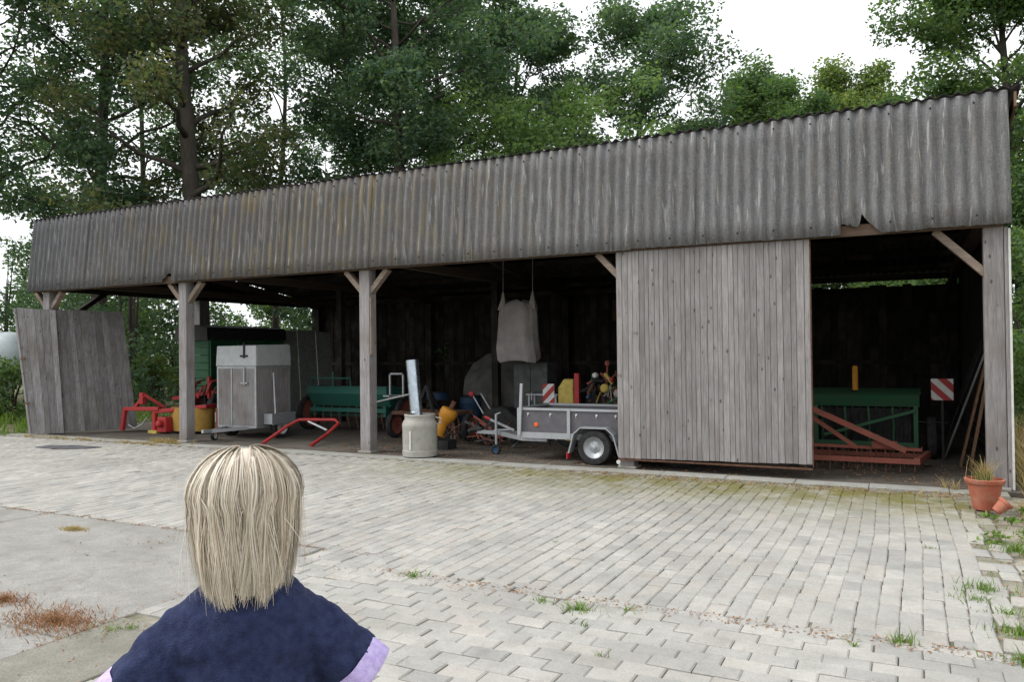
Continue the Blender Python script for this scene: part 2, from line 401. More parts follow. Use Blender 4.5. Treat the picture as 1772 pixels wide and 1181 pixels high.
# concrete yard slabs on the left
yard = structure('concrete_yard', sheet(-24, -5.62, -14, -6.42, -.03), M['joint'])
xe = [-24, -18.5, -14.5, -10.9, -6.46, -5.62]; ye = [-14, -6.42]
for i in range(len(xe)-1):
    yy = [-14, -8.72] if i == 4 else ye if i != 3 else [-14, -9.2, -6.42]
    for j in range(len(yy)-1):
        dz = rnd.uniform(-.008, .008)
        part('concrete_slab', MB().box(xe[i]+.014, xe[i+1]-.014, yy[j]+.014, yy[j+1]-.014, -.1, dz), M['rough_concrete'] if i > 3 else M['concrete'], yard, bevel=.012)

# paving bricks
def brick_mesh(name, L, W, H=.07, c=.008):
    a, b = L/2, W/2
    v = [(-a, -b, -H), (a, -b, -H), (a, b, -H), (-a, b, -H), (-a, -b, -c), (a, -b, -c), (a, b, -c), (-a, b, -c),
         (-a+c*1.4, -b+c*1.4, 0), (a-c*1.4, -b+c*1.4, 0), (a-c*1.4, b-c*1.4, 0), (-a+c*1.4, b-c*1.4, 0)]
    f = [(0, 1, 5, 4), (1, 2, 6, 5), (2, 3, 7, 6), (3, 0, 4, 7), (4, 5, 9, 8), (5, 6, 10, 9), (6, 7, 11, 10), (7, 4, 8, 11), (8, 9, 10, 11)]
    return v, f
def paving(name, cells, L, W, seed, limit=300):
    r = random.Random(seed); par = structure(name, sheet(-.01, .01, -.01, .01, -.09), M['joint'])
    v, f = brick_mesh('brick', L, W); me = bpy.data.meshes.new('brick'); me.from_pydata(v, [], f); me.update()
    def vis(c):
        p = Vector((c[0], c[1], 0))-CAM; z = p.dot(fw)
        if z < .3: return -1
        X = PW/2+FPX*p.dot(rt)/z; Y = PH/2-FPX*p.dot(up)/z
        if X < -20 or X > PW+20 or Y > PH+20: return 0
        return 1/(p.length**2)
    cells = sorted(cells, key=lambda c: -vis(c)); rest = MB()
    for i, c in enumerate(cells):
        cx, cy, a = c[:3]; sc = c[3] if len(c) > 3 else 1
        rx, ry, rz = r.gauss(0, .011), r.gauss(0, .008), a+r.gauss(0, .010)
        z = r.gauss(0, .0028)+.002 + .003*math.sin(cx*.9+1)*math.sin(cy*.7)
        mat = Matrix.Translation((cx+r.gauss(0, .003), cy+r.gauss(0, .003), z)) @ Matrix.Rotation(rz, 4, 'Z') @ Matrix.Rotation(rx, 4, 'X') @ Matrix.Rotation(ry, 4, 'Y') @ Matrix.Diagonal((sc, 1, 1, 1))
        if i < limit:
            o = link('brick', me, M['paver'], par); o.matrix_local = mat
        else:
            rest.add([mat @ Vector(q) for q in v], f)
    o = link('brick_run', mesh_of(rest, 'brick_run'), M['paver_far'], par); o['kind'] = 'stuff'
    return par
near = []; row = 0; y = -7.02
while y > -12.6:
    xs_ = -5.47 if y < -8.6 else -6.328
    x = xs_
    if row % 2: near.append((xs_-.07, y, 0, .5)); x += .146
    while x < -.42 + .12*math.sin(row*1.3):
        near.append((x, y + .012*math.sin(x*2), 0)); x += .286
    y -= .166; row += 1
paving('near_paving', near, .2815, .1615, 1)
far = []; colm = 0; x = -.62
while x > -22.6:
    y = -6.66 if x > -6.44 else -6.28
    if colm % 2: far.append((x, y-.064, math.pi/2, .5)); y += .131
    while y < -.74:
        far.append((x + .02*math.sin(y*1.1+x*.3)+.012*math.sin(x*1.7), y, math.pi/2)); y += .262
    x -= .150; colm += 1
re_ = random.Random(9)
for xx in (-.475, -.325, -.175):                            # ragged right edge
    yy = -6.6
    while yy < -1.2:
        if re_.random() < (.62 if xx < -.4 else .34 if xx < -.3 else .14): far.append((xx+re_.uniform(-.02, .02), yy, math.pi/2+re_.uniform(-.12, .12)))
        yy += .265
x = -6.31                                                   # header course where the two fields meet
while x < -.5: far.append((x, -6.865 + .008*math.sin(x*3), 0)); x += .262
paving('far_paving', far, .259, .1472, 2)

# ------------------------------------------------------------------ the shed
XL, XR = -21.211, .152
FB, FT = (-.27, 3.656), (-.078, 5.510)          # fascia bottom and top: (y, z)
PITCHW = (XR-XL)/120.0
barn = thing('open_shed', 'long open-fronted timber farm shed with corrugated grey front fascia', 'shed', (0, 0, 0))
hole1 = [(-1.97, 0), (-1.955, .13), (-1.93, .15), (-1.89, .165), (-1.85, .14), (-1.82, .125), (-1.76, .115), (-1.70, .10), (-1.67, .16), (-1.645, .285), (-1.62, .25), (-1.59, .205), (-1.55, .155), (-1.50, .12), (-1.45, .05), (-1.39, 0)]
hole2 = [(-16.27, 0), (-16.23, .07), (-16.18, .10), (-16.15, .17), (-16.08, .19), (-16.0, .185), (-15.985, .07), (-15.97, 0)]
def lift(x):
    for h in (hole1, hole2):
        if h[0][0] < x < h[-1][0]:
            for (a, b), (c, d) in zip(h, h[1:]):
                if a <= x <= c: return b+(d-b)*(x-a)/(c-a)
    return 0
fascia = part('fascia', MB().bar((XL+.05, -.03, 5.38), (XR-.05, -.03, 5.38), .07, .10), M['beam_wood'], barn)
nY = math.atan2(FT[0]-FB[0], FT[1]-FB[1])
for i in range(20):
    x0 = XL+i*6*PITCHW; wdt = 6*PITCHW; r = random.Random(100+i)
    dmg = i in (4, 18); nx = 144 if dmg else 60; rows = 6
    dz0, dz1, dyo = r.uniform(-.008, .008), r.uniform(-.008, .008), r.uniform(0, .004)+(.004 if i % 2 else 0)
    sag = -.022*math.sin(math.pi*(i % 5)/5)
    vs = []; fs = []
    for j in range(rows+1):
        for k in range(nx+1):
            x = x0+(wdt+.05)*k/nx
            z = FB[1]+dz0+(dz1-dz0)*k/nx+sag*.4+(lift(x) if dmg else 0)+r.uniform(-.004, .004)*(j == 0)
            t = j/rows; zz = z+(FT[1]-z)*t; tt = (zz-FB[1])/(FT[1]-FB[1])
            yy = FB[0]+(FT[0]-FB[0])*tt - .027*math.cos(2*math.pi*(x-XL)/PITCHW) - dyo
            vs.append((x, yy, zz))
    for j in range(rows):
        for k in range(nx): a = j*(nx+1)+k; fs.append((a, a+1, a+nx+2, a+nx+1))
    o = part('corrugated_sheet', MB().add(vs, fs), M['fibre'], fascia, smooth='all')
    sd = o.modifiers.new('thickness', 'SOLIDIFY'); sd.thickness = .007; sd.offset = 1
# fixing bolts of the fascia
bl = MB()
for i in range(120):
    if i % 6 == 1 or i % 6 == 4:
        for tt in (.07, .93):
            x = XL+(i+.0)*PITCHW; bl.lathe([(.016, 0), (.014, .012), (.004, .018)], (x, FB[0]+(FT[0]-FB[0])*tt-.05, FB[1]+(FT[1]-FB[1])*tt), (0, -1, 0), 6)
part('bolts', bl, M['black'], barn, kind='stuff')

# roof of corrugated sheets sloping to the back
RF, RB = (-.12, 5.512), (10.95, 3.86)
roof = part('roof', MB().bar((XL, .35, 5.30), (XR, .35, 5.30), .10, .16), M['beam_wood'], barn)
nsh = 20; rxl, rxr = XL-.05, .33; rw = (rxr-rxl)/nsh; rp = rw/6
def roof_mesh(t0, t1, lift_):
    vs = []; fs = []; nx = 48
    for t in (t0, t1):
        y = RF[0]+(RB[0]-RF[0])*t; z = RF[1]+(RB[1]-RF[1])*t+lift_
        for k in range(nx+1): x = (rw+.03)*k/nx; vs.append((x, y, z+.022*math.cos(2*math.pi*x/rp)))
    for k in range(nx): fs.append((k, k+1, nx+2+k, nx+1+k))
    me = bpy.data.meshes.new('roof_sheet'); me.from_pydata(vs, [], fs); me.update(); me.polygons.foreach_set('use_smooth', [True]*len(me.polygons)); return me
for j in range(3):
    me = roof_mesh(j/3-(.015 if j else 0), (j+1)/3, .016-.008*j)
    for i in range(nsh):
        o = link('roof_sheet', me, M['roof'], roof, (rxl+i*rw, 0, (i % 2)*.006+rnd.uniform(-.004, .004)))
        sd = o.modifiers.new('thickness', 'SOLIDIFY'); sd.thickness = .008; sd.offset = 1
def roof_z(y): return RF[1]+(RB[1]-RF[1])*(y-RF[0])/(RB[0]-RF[0])
for i, y in enumerate([1.6, 2.9, 4.2, 5.5, 6.8, 8.1, 9.4]):
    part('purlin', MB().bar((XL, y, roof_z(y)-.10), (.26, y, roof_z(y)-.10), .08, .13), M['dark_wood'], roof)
# yellowed barge board and purlin ends under the right overhang
part('barge_board', MB().hexa([(.275, -.10, RF[1]-.24), (.305, -.10, RF[1]-.24), (.305, -.10, RF[1]-.04), (.275, -.10, RF[1]-.04)],
     [(.275, 10.8, RB[1]-.24), (.305, 10.8, RB[1]-.24), (.305, 10.8, RB[1]-.04), (.275, 10.8, RB[1]-.04)]), M['plank_wood'], roof)

# posts with braces, beams
PXS = [-20.72, -15.80, -10.70, -5.30, 0.0]
for i, x in enumerate(PXS):
    hw = .12
    po = part('post', MB().box(x-hw, x+hw, -.12, .12, .0, 3.66), M['post_wood'], barn, bevel=.012)
    for s in (-1, 1):
        if i == 4 and s == 1: continue
        L = .62 if i == 4 else .42
        part('brace', MB().bar((x+s*(hw-.03), 0, 3.62-L), (x+s*(hw+L-.03), 0, 3.64), .10, .13, (0, 1, 0)), M['brace_wood'], po)
    part('foot_block', MB().box(x-.16, x+.16, -.16, .16, -.08, .05), M['kerb'], po, bevel=.015)
    if i == 2: part('nailed_batten', MB().box(x+.121, x+.15, -.10, -.02, 1.95, 3.1), M['brace_wood'], po)
    # rear post and rafter of the same frame
    part('rear_post', MB().box(x-.1, x+.1, 10.2, 10.4, 0, 3.75), M['dark_wood'], barn)
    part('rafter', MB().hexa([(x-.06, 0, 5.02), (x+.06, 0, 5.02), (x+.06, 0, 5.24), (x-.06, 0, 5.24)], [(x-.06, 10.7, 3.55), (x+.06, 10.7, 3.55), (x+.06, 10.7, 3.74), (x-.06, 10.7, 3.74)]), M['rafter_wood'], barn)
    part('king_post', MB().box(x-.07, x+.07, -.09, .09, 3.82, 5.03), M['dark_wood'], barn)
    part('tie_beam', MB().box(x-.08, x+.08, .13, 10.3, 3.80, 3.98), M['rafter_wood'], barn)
    if 0 < i < 4:
        part('middle_post', MB().box(x-.09, x+.09, 5.4, 5.58, 0, 3.79), M['dark_wood'], barn)
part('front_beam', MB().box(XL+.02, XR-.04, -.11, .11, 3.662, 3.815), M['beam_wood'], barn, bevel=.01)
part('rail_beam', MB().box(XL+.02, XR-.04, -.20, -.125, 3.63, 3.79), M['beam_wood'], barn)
part('eave_board', MB().box(XL, -5.3, 10.53, 10.56, 3.70, 3.915), M['dark_wood'], barn)
part('rear_beam', MB().box(XL+.02, XR-.02, 10.22, 10.42, 3.752, 3.90), M['dark_wood'], barn)

# rear wall of vertical boards, gap under the eave
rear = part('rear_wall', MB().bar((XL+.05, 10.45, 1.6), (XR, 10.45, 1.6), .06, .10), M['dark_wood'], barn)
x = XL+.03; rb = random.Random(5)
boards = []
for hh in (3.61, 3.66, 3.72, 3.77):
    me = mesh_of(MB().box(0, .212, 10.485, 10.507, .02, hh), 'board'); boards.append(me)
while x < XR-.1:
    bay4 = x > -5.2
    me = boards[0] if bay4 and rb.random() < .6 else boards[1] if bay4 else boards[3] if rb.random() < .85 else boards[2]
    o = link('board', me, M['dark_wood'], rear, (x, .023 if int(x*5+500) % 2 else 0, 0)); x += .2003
# right gable wall (inner face seen), boards
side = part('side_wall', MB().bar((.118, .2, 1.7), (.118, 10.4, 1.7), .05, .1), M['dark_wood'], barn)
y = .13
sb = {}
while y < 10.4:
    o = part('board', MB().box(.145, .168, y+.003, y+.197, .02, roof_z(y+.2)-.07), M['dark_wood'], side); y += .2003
part('corner_strip', MB().box(.172, .20, -.14, .05, .02, 3.60), M['white'], barn)
part('corner_board', MB().box(.125, .17, -.125, .125, .02, 3.62), M['post_wood'], barn)

# left gable: open below, clad above the tie beam
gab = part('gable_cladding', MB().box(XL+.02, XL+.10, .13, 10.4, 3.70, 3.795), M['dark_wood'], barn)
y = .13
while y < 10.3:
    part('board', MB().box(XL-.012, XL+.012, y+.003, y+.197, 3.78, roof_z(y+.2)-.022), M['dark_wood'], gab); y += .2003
part('gable_post', MB().box(XL-.02, XL+.26, 4.98, 5.36, 0, 3.70), M['panel_wood'], barn)
part('gable_brace', MB().bar((XL+.1, .75, 3.0), (XL+.1, 1.85, 3.74), .12, .12), M['dark_wood'], barn)
part('beam_end', MB().box(XL-.42, XL, .02, .10, 3.78, 3.84), M['post_wood'], barn)

# sliding door of vertical boards
door = part('sliding_door', MB().box(-5.36, -2.40, -.165, -.135, .45, .60).box(-5.36, -2.40, -.165, -.135, 1.8, 1.95).box(-5.36, -2.40, -.165, -.135, 3.1, 3.25), M['post_wood'], barn)
widths = []
rd = random.Random(11); x = -5.43
while x < -2.40:
    wd = rd.choice([.07, .08, .09, .10, .115]); x1 = min(x+wd, -2.375)
    if -2.375-x1 < .05: x1 = -2.375
    t = (x+5.43)/3.055
    y1 = -.168-rd.uniform(0, .007)
    part('plank', MB().box(x+.0025, x1-.0025, y1-.022, y1, .185+.055*t+rd.uniform(-.004, .004), 3.63), M['door_wood'], door, bevel=.004)
    x = x1
part('bottom_rail', MB().box(-5.43, -2.375, -.20, -.15, .155, .18), M['rust'], door)
part('door_edge', MB().box(-2.374, -2.362, -.198, -.14, .2, 3.6), M['rust'], door)
part('guide_roller', MB().lathe([(.035, -.02), (.035, .02)], (-5.42, -.2, .12), (0, 1, 0), 14).bar((-5.42, -.2, .14), (-5.40, -.2, .05), .02), M['white'], door)

# leaning board wall at the left end
def board_panel(name, b0, b1, t0, t1, n, m, parent, seed, th=.03):
    pr = part(name, MB().bar(Vector(b0).lerp(Vector(t0), .3), Vector(b1).lerp(Vector(t1), .3), .03, .12).bar(Vector(b0).lerp(Vector(t0), .8), Vector(b1).lerp(Vector(t1), .8), .03, .12), M['dark_wood'], parent)
    b0, b1, t0, t1 = map(Vector, (b0, b1, t0, t1)); nrm = (b1-b0).cross(t0-b0).normalized()
    if nrm.dot(CAM-b0) < 0: nrm = -nrm
    rr = random.Random(seed); cuts = [0]
    for k in range(n): cuts.append(cuts[-1]+rr.uniform(.8, 1.25))
    cuts = [c/cuts[-1] for c in cuts]; L = (b1-b0).length
    for k in range(n):
        g = .003/L; u0, u1 = cuts[k]+g, cuts[k+1]-g; o = nrm*(.05+rr.uniform(0, .010)); dt = rr.uniform(-.012, .012)
        q = [b0.lerp(b1, u0), b0.lerp(b1, u1), t0.lerp(t1, u1)+Vector((0, 0, dt)), t0.lerp(t1, u0)+Vector((0, 0, dt))]
        part('plank', MB().hexa([p+o-nrm*th for p in q], [p+o for p in q]), m, pr)
    return pr
lw = thing('leaning_board_wall', 'two weathered board panels leaning outward at the far left end', 'board wall', (-20.3, 0, 0))
board_panel('wide_panel', (-20.36, -.13, .06), (-19.43, 1.52, .06), (-20.78, -.12, 3.20), (-19.90, 1.45, 3.15), 13, M['panel_wood'], lw, 4)
board_panel('narrow_panel', (-20.72, -.46, .05), (-20.13, -.02, .05), (-21.20, -.55, 3.22), (-20.40, -.05, 3.17), 5, M['panel_wood'], lw, 8)
sc0 = Vector((-20.74, -.50, .05)); sc1 = Vector((-21.23, -.58, 3.22))
part('edge_batten', MB().bar(sc0, sc1, .07, .07), M['post_wood'], lw)
for t in (.25, .6): part('hinge', MB().box(*[c for c in (sc0.lerp(sc1, t).x+.04, sc0.lerp(sc1, t).x+.22)], sc0.y-.10, sc0.y-.085, 3.2*t, 3.2*t+.05), M['rust'], lw)
#MORE
# ------------------------------------------------------------------ wheels
def wheel(mbt, mbr, c, axis, R, W, rim=.62):
    mbt.lathe([(R*rim, -W*.42), (R*.80, -W*.5), (R*.95, -W*.46), (R, -W*.3), (R, W*.3), (R*.95, W*.46), (R*.80, W*.5), (R*rim, W*.42)], c, axis, 32, cap=False)
    mbr.lathe([(R*rim, -W*.45), (R*(rim-.05), -W*.30), (R*.34, -W*.10), (R*.20, -W*.18), (.001, -W*.20)], c, axis, 24, cap=False)
    mbr.lathe([(R*rim, W*.45), (R*(rim-.05), W*.30), (R*.34, W*.10), (R*.20, W*.18), (.001, W*.20)], c, axis, 24, cap=False)
    mbr.lathe([(R*rim*1.0, -W*.44), (R*rim*1.0, W*.44)], c, axis, 24, cap=False)
def add_wheel(parent, c, axis, R, W, rimmat, rim=.62, nuts=True):
    a, b = MB(), MB(); wheel(a, b, c, axis, R, W, rim)
    wl = part('wheel', a, M['rubber'], parent, smooth=True)
    rm = part('rim', b, rimmat, wl, smooth=True)
    if nuts:
        n = MB(); ax = Vector(axis).normalized(); r0 = ax.orthogonal().normalized(); u0 = ax.cross(r0)
        for s in (-1, 1):
            n.lathe([(R*.13, 0), (R*.12, W*.2), (.001, W*.24)], Vector(c)+ax*s*W*.12, ax*s, 12)
            for k in range(5):
                t = 2*math.pi*k/5; n.lathe([(.014, 0), (.012, .02)], Vector(c)+ax*s*W*.10+(r0*math.cos(t)+u0*math.sin(t))*R*.27, ax*s, 6)
        part('wheel_nuts', n, M['galv'], wl)
    return wl

# ------------------------------------------------------------------ flat single-axle trailer behind the sliding door
T = thing('car_trailer', 'low grey single-axle trailer with drawbar, half hidden by sliding door', 'trailer', (-6.2, .8, 0))
x0, x1, y0, y1, zb, zt = -7.44, -4.75, .17, 1.45, .46, .95
part('floor', MB().box(x0, x1, y0, y1, zb-.03, zb+.0), M['ply_dark'], T)
for (a, b, c, d) in ((x0, x1, y0, y0+.018), (x0, x1, y1-.018, y1), (x0, x0+.018, y0+.02, y1-.02), (x1-.018, x1, y0+.02, y1-.02)):
    part('side_board', MB().box(a, b, c, d, zb+.06, zt-.03), M['ply_dark'], T)
for (a, b, c, d, e, f) in ((x0-.02, x1+.02, y0-.022, y0+.03, zt-.03, zt+.012), (x0-.02, x1+.02, y1-.03, y1+.022, zt-.03, zt+.012), (x0-.022, x0+.03, y0+.031, y1-.031, zt-.028, zt+.010)):
    part('top_rail', MB().box(a, b, c, d, e, f), M['galv'], T)
for (c, d) in ((y0-.026, y0+.02), (y1-.02, y1+.026)): part('frame_rail', MB().box(x0-.02, x1+.02, c, d, zb-.045, zb+.06), M['galv'], T)

for xx in (x0+.0, x0+.98, x0+1.95): part('stake', MB().box(xx-.03, xx+.03, y0-.034, y0-.018, zb-.03, zt+.0), M['galv'], T)
part('corner_pole', MB().bar((x0+.02, y0-.03, zb), (x0+.07, y0-.03, 1.40), .055, .055), M['galv'], T, bevel=.006)
for xx in (.18, .62, 1.12, 1.5, 1.85): part('tie_hook', MB().lathe([(.022, 0), (.018, .012)], (x0+xx, y0-.002, zt-.10), (0, -1, 0), 10).tube([(x0+xx, y0-.015, zt-.10), (x0+xx, y0-.035, zt-.12), (x0+xx, y0-.02, zt-.15)], .006, 6), M['white'], T)
part('reflector', MB().lathe([(.045, 0), (.04, .015), (.001, .02)], (x0+.34, y0-.002, zb+.20), (0, -1, 0), 16), M['lamp_orange'], T)
dbm = MB()
for yy in (y0+.12, y1-.12): dbm.bar((x0+.5, yy, zb-.08), (x0-.02, yy, zb-.08), .06, .07).bar((x0-.0, yy, zb-.08), (x0-.78, .80, zb-.05), .06, .07)
dbm.bar((x0-.72, .80, zb-.05), (x0-1.22, .80, zb-.04), .07, .07)
part('drawbar', dbm, M['galv'], T)
part('coupling', MB().tube([(x0-1.12, .8, zb-.0), (x0-1.36, .8, zb-.01), (x0-1.42, .8, zb-.05)], [.045, .05, .05], 10).bar((x0-1.05, .8, zb+.03), (x0-.90, .8, zb+.17), .03, .05), M['black'], T, smooth=True)
part('brake_lever', MB().bar((x0-.86, .8, zb+.0), (x0-.52, .8, zb+.02), .03).bar((x0-.98, .8, zb+.22), (x0-.42, .8, zb+.01), .04), M['galv'], T)
part('lever_grip', MB().tube([(x0-1.06, .8, zb+.25), (x0-.94, .8, zb+.205)], .03, 10), M['red'], T, smooth=True)
jk = part('jockey_post', MB().tube([(x0-.74, .66, zb+.32), (x0-.74, .66, .14)], .026, 10).bar((x0-.74, .66, zb+.32), (x0-.62, .62, zb+.36), .02), M['galv'], T, smooth=True)
a, b = MB(), MB(); wheel(a, b, (x0-.74, .64, .105), (0, 1, 0), .10, .06, .6)
jw = part('jockey_wheel', a, M['rubber'], T, smooth=True); part('rim', b, M['blue'], jw, smooth=True)
WX = -5.93
for yy in (.05, 1.57):
    add_wheel(T, (WX, yy, .315), (0, 1, 0), .305, .17, M['galv'])
    fen = MB(); ring = []
    for kx in range(13):
        t = math.pi*(1.02-1.04*kx/12); rr = .40
        px_, pz = WX+rr*math.cos(t), .315+rr*max(math.sin(t), -.2)*.94
        ring.append([(px_, yy-.11, pz), (px_, yy+.11, pz), (px_*1+(WX-px_)*.05, yy+.11, pz-.02), (px_+(WX-px_)*.05, yy-.11, pz-.02)])
    ring = [[(WX-.47, yy-.11, .20), (WX-.47, yy+.11, .20), (WX-.445, yy+.11, .20), (WX-.445, yy-.11, .20)]]+[[(WX-.37, yy-.11, .55), (WX-.37, yy+.11, .55), (WX-.355, yy+.11, .535), (WX-.355, yy-.11, .535)]]+[[(WX-.24, yy-.11, .66), (WX-.24, yy+.11, .66), (WX-.235, yy+.11, .64), (WX-.235, yy-.11, .64)]]+[[(WX+.24, yy-.11, .66), (WX+.24, yy+.11, .66), (WX+.235, yy+.11, .64), (WX+.235, yy-.11, .64)]]+[[(WX+.37, yy-.11, .55), (WX+.37, yy+.11, .55), (WX+.355, yy+.11, .535), (WX+.355, yy-.11, .535)]]+[[(WX+.47, yy-.11, .20), (WX+.47, yy+.11, .20), (WX+.445, yy+.11, .20), (WX+.445, yy-.11, .20)]]
    part('fender', fen.loft(ring), M['galv'], T)
part('axle', MB().bar((WX, .05, .315), (WX, 1.57, .315), .06), M['black'], T)
part('mud_flap', MB().box(WX-.50, WX-.48, -.05, .14, .10, .22), M['red'], T)

# ------------------------------------------------------------------ box trailer
bx0, bx1, by0, by1, bz0, bz1 = -15.74, -14.50, .82, 1.95, .30, 2.2
B = thing('box_trailer', 'tall grey box trailer with wooden lower panels and pale lid', 'trailer', ((bx0+bx1)/2, 1.4, 0))
part('lid', MB().hexa([(bx0-.02, by0-.02, 1.71), (bx1+.02, by0-.02, 1.71), (bx1+.02, by1+.02, 1.71), (bx0-.02, by1+.02, 1.71)], [(bx0, by0, 2.19), (bx1, by0, 2.19), (bx1, by1, 2.22), (bx0, by1, 2.22)]), M['grey_lid'], B, bevel=.02)
part('floor', MB().box(bx0+.03, bx1-.03, by0+.03, by1-.03, bz0, bz0+.05), M['ply_dark'], B)
part('front_panel', MB().box(bx0+.04, bx0+.47, by0+.006, by0+.03, bz0+.03, 1.69).box(bx0+.50, bx1-.05, by0+.004, by0+.028, bz0-.02, 1.69), M['ply'], B)
part('side_panel', MB().box(bx1-.03, bx1-.006, by0+.04, by1-.04, bz0+.03, 1.69), M['ply'], B)
part('side_panel', MB().box(bx0+.006, bx0+.03, by0+.04, by1-.04, bz0+.03, 1.69), M['ply'], B)
part('rear_panel', MB().box(bx0+.04, bx1-.04, by1-.03, by1-.006, bz0+.03, 1.69), M['ply'], B)
for xx in (bx0, bx1-.05):
    for yy in (by0, by1-.05): part('frame_post', MB().box(xx, xx+.05, yy, yy+.05, bz0-.02, 1.705), M['galv'], B)
part('frame_post', MB().box(bx0+.45, bx0+.49, by0-.004, by0+.02, bz0+.03, 1.65), M['galv'], B)
for z in (bz0-.025, 1.655):
    part('frame_rail', MB().box(bx0+.05, bx1-.05, by0-.002, by0+.04, z, z+.05), M['galv'], B)
    part('frame_rail', MB().box(bx1-.04, bx1+.002, by0+.05, by1-.05, z, z+.05), M['galv'], B)
for z in (1.32, 1.95): part('latch', MB().box(bx1-.46, bx1-.24, by0-.04, by0-.01, z-.02, z+.02).box(bx1-.37, bx1-.33, by0-.035, by0-.01, z-.05, z+.30 if z > 1.5 else z+.36), M['black'] if z > 1.5 else M['galv'], B)
for s, xa in ((-1, bx0-.16), (1, bx1+.16)):
    wl = add_wheel(B, (xa, 1.42, .27), (1, 0, 0), .27, .16, M['white'])
    part('fender', MB().box(xa-.13, xa+.13, 1.02, 1.82, .56, .60).hexa([(xa-.13, 1.02, .36), (xa+.13, 1.02, .36), (xa+.13, 1.05, .36), (xa-.13, 1.05, .36)], [(xa-.13, 1.02, .56), (xa+.13, 1.02, .56), (xa+.13, 1.05, .56), (xa-.13, 1.05, .56)]).box(xa+s*.115-.012, xa+s*.115+.012, 1.05, 1.80, .34, .56), M['galv'], B)
    part('stay', MB().bar((bx0-.02 if s < 0 else bx1+.02, 1.35, 1.55), (xa+s*.1, 1.15, .60), .03), M['galv'], B)
part('drawbar', MB().bar((bx0+.25, by0+.1, .28), (bx0+.62, by0-.75, .26), .06, .07).bar((bx1-.25, by0+.1, .28), (bx0+.62, by0-.75, .26), .06, .07).bar((bx0+.62, by0-.7, .26), (bx0+.62, by0-1.0, .28), .06, .07), M['galv'], B)
a, b = MB(), MB(); wheel(a, b, (bx0+.28, by0-.35, .12), (1, .3, 0), .12, .07)
jw = part('jockey_wheel', a, M['rubber'], B, smooth=True); part('rim', b, M['white'], jw, smooth=True)
part('jockey_post', MB().tube([(bx0+.36, by0-.35, .14), (bx0+.36, by0-.35, .75)], .022, 8), M['old_red'], B)

# ------------------------------------------------------------------ red implement with mustard skirt on the left
RM = thing('disc_mower', 'red farm implement with tubular frame and mustard canvas skirt', 'implement', (-17.0, 1.2, 0))
tb = MB()
p = lambda x, y, Y=.95: PY(x, y, Y)
tb.bar(p(212, 745, .9), p(217, 706, .9), .10, .10).bar(p(217, 708, .9), p(276, 708, 1.05), .11, .10).bar(p(268, 752, 1.05), p(268, 706, 1.05), .12, .10)
part('stand', tb, M['red'], RM, bevel=.015)
part('headstock', MB().bar(p(232, 708, 1.0), p(250, 686, 1.0), .09, .08).bar(p(250, 684, 1.0), p(286, 706, 1.4), .09, .08).bar(p(247, 700, 1.0), p(247, 680, 1.0), .13, .12), M['red'], RM, bevel=.012)
gq = p(287, 733, 1.1)
part('gearbox', MB().box(gq.x-.16, gq.x+.16, gq.y-.14, gq.y+.14, gq.z-.22, gq.z+.16).lathe([(.09, 0), (.09, .10), (.05, .13)], (gq.x, gq.y-.14, gq.z), (0, -1, 0), 14), M['red'], RM, bevel=.03)
a0, a1 = p(276, 712, 1.2), p(366, 703, 1.5)
part('cutter_beam', MB().bar(a0+Vector((0, 0, .0)), a1, .42, .10), M['red'], RM, bevel=.02)
sk = MB(); ring0 = []
c0 = p(325, 706, 1.35)
prof = []
for k in range(28):
    t = 2*math.pi*k/28; prof.append((math.cos(t)*.62, math.sin(t)*.40))
f0 = []
for z, sc in ((.66, 1.0), (.5, 1.02), (.3, 1.0), (.08, .97)):
    f0.append([(c0.x+a*sc+.015*math.sin(k*2.4), c0.y+.15+b*sc+.015*math.cos(k*2.1), z) for k, (a, b) in enumerate(prof)])
part('canvas_skirt', MB().loft(f0), M['mustard'], RM, smooth=True)
part('hose', MB().tube([p(222, 735, .88), p(232, 742, .95), p(246, 735, 1.0), p(255, 722, 1.05)], .018, 8), M['galv'], RM, smooth=True)
part('foot', MB().box(*sorted((p(262, 757, 1.05).x, p(276, 757, 1.05).x)), .95, 1.2, .015, .09), M['yellow'], RM)
for k in range(7):
    q = p(318+8*k, 690-5*(k % 3), 2.2); part('tine_arm', MB().tube([q, q+Vector((.05, .1, .28)), q+Vector((.12, .3, .34))], .03, 6), M['red'] if k % 2 else M['rust'], RM)
part('upper_frame', MB().bar(p(300, 690, 2.1), p(376, 678, 2.4), .09, .09).bar(p(335, 690, 2.2), p(335, 655, 2.2), .07).bar(p(362, 690, 2.3), p(362, 652, 2.3), .07), M['red'], RM)

# ------------------------------------------------------------------ green wagon and pale panels at the back left
Wg = thing('farm_wagon', 'dark green slatted farm wagon with black cover at back left', 'wagon', (-20.2, 5.6, 0))
wx0, wx1, wy0, wy1 = -20.85, -19.6, 4.1, 7.2
part('bed', MB().box(wx0, wx1, wy0, wy1, .95, 1.05), M['wagon_green'], Wg)
for k in range(6):
    z = 1.07+k*.228
    for xx in (wx1-.03, wx0): part('side_slat', MB().box(xx, xx+.03, wy0, wy1, z, z+.216), M['wagon_green'], Wg, bevel=.006)
    part('end_slat', MB().box(wx0+.035, wx1-.035, wy0, wy0+.03, z, z+.216), M['wagon_green'], Wg, bevel=.006)
for yy in (wy0+.02, wy0+1.1, wy0+2.2, wy1-.1): part('stake', MB().box(wx1+.002, wx1+.06, yy, yy+.08, .9, 2.46), M['wagon_green'], Wg)
part('cover', MB().loft([[(wx0-.06, y, 2.42), (wx1+.06, y, 2.42), (wx1+.04, y, 2.80), (wx0+.5, y, 2.90), (wx0-.04, y, 2.80)] for y in (wy0-.1, wy0+1, wy0+2.2, wy1+.1)]), M['black'], Wg)
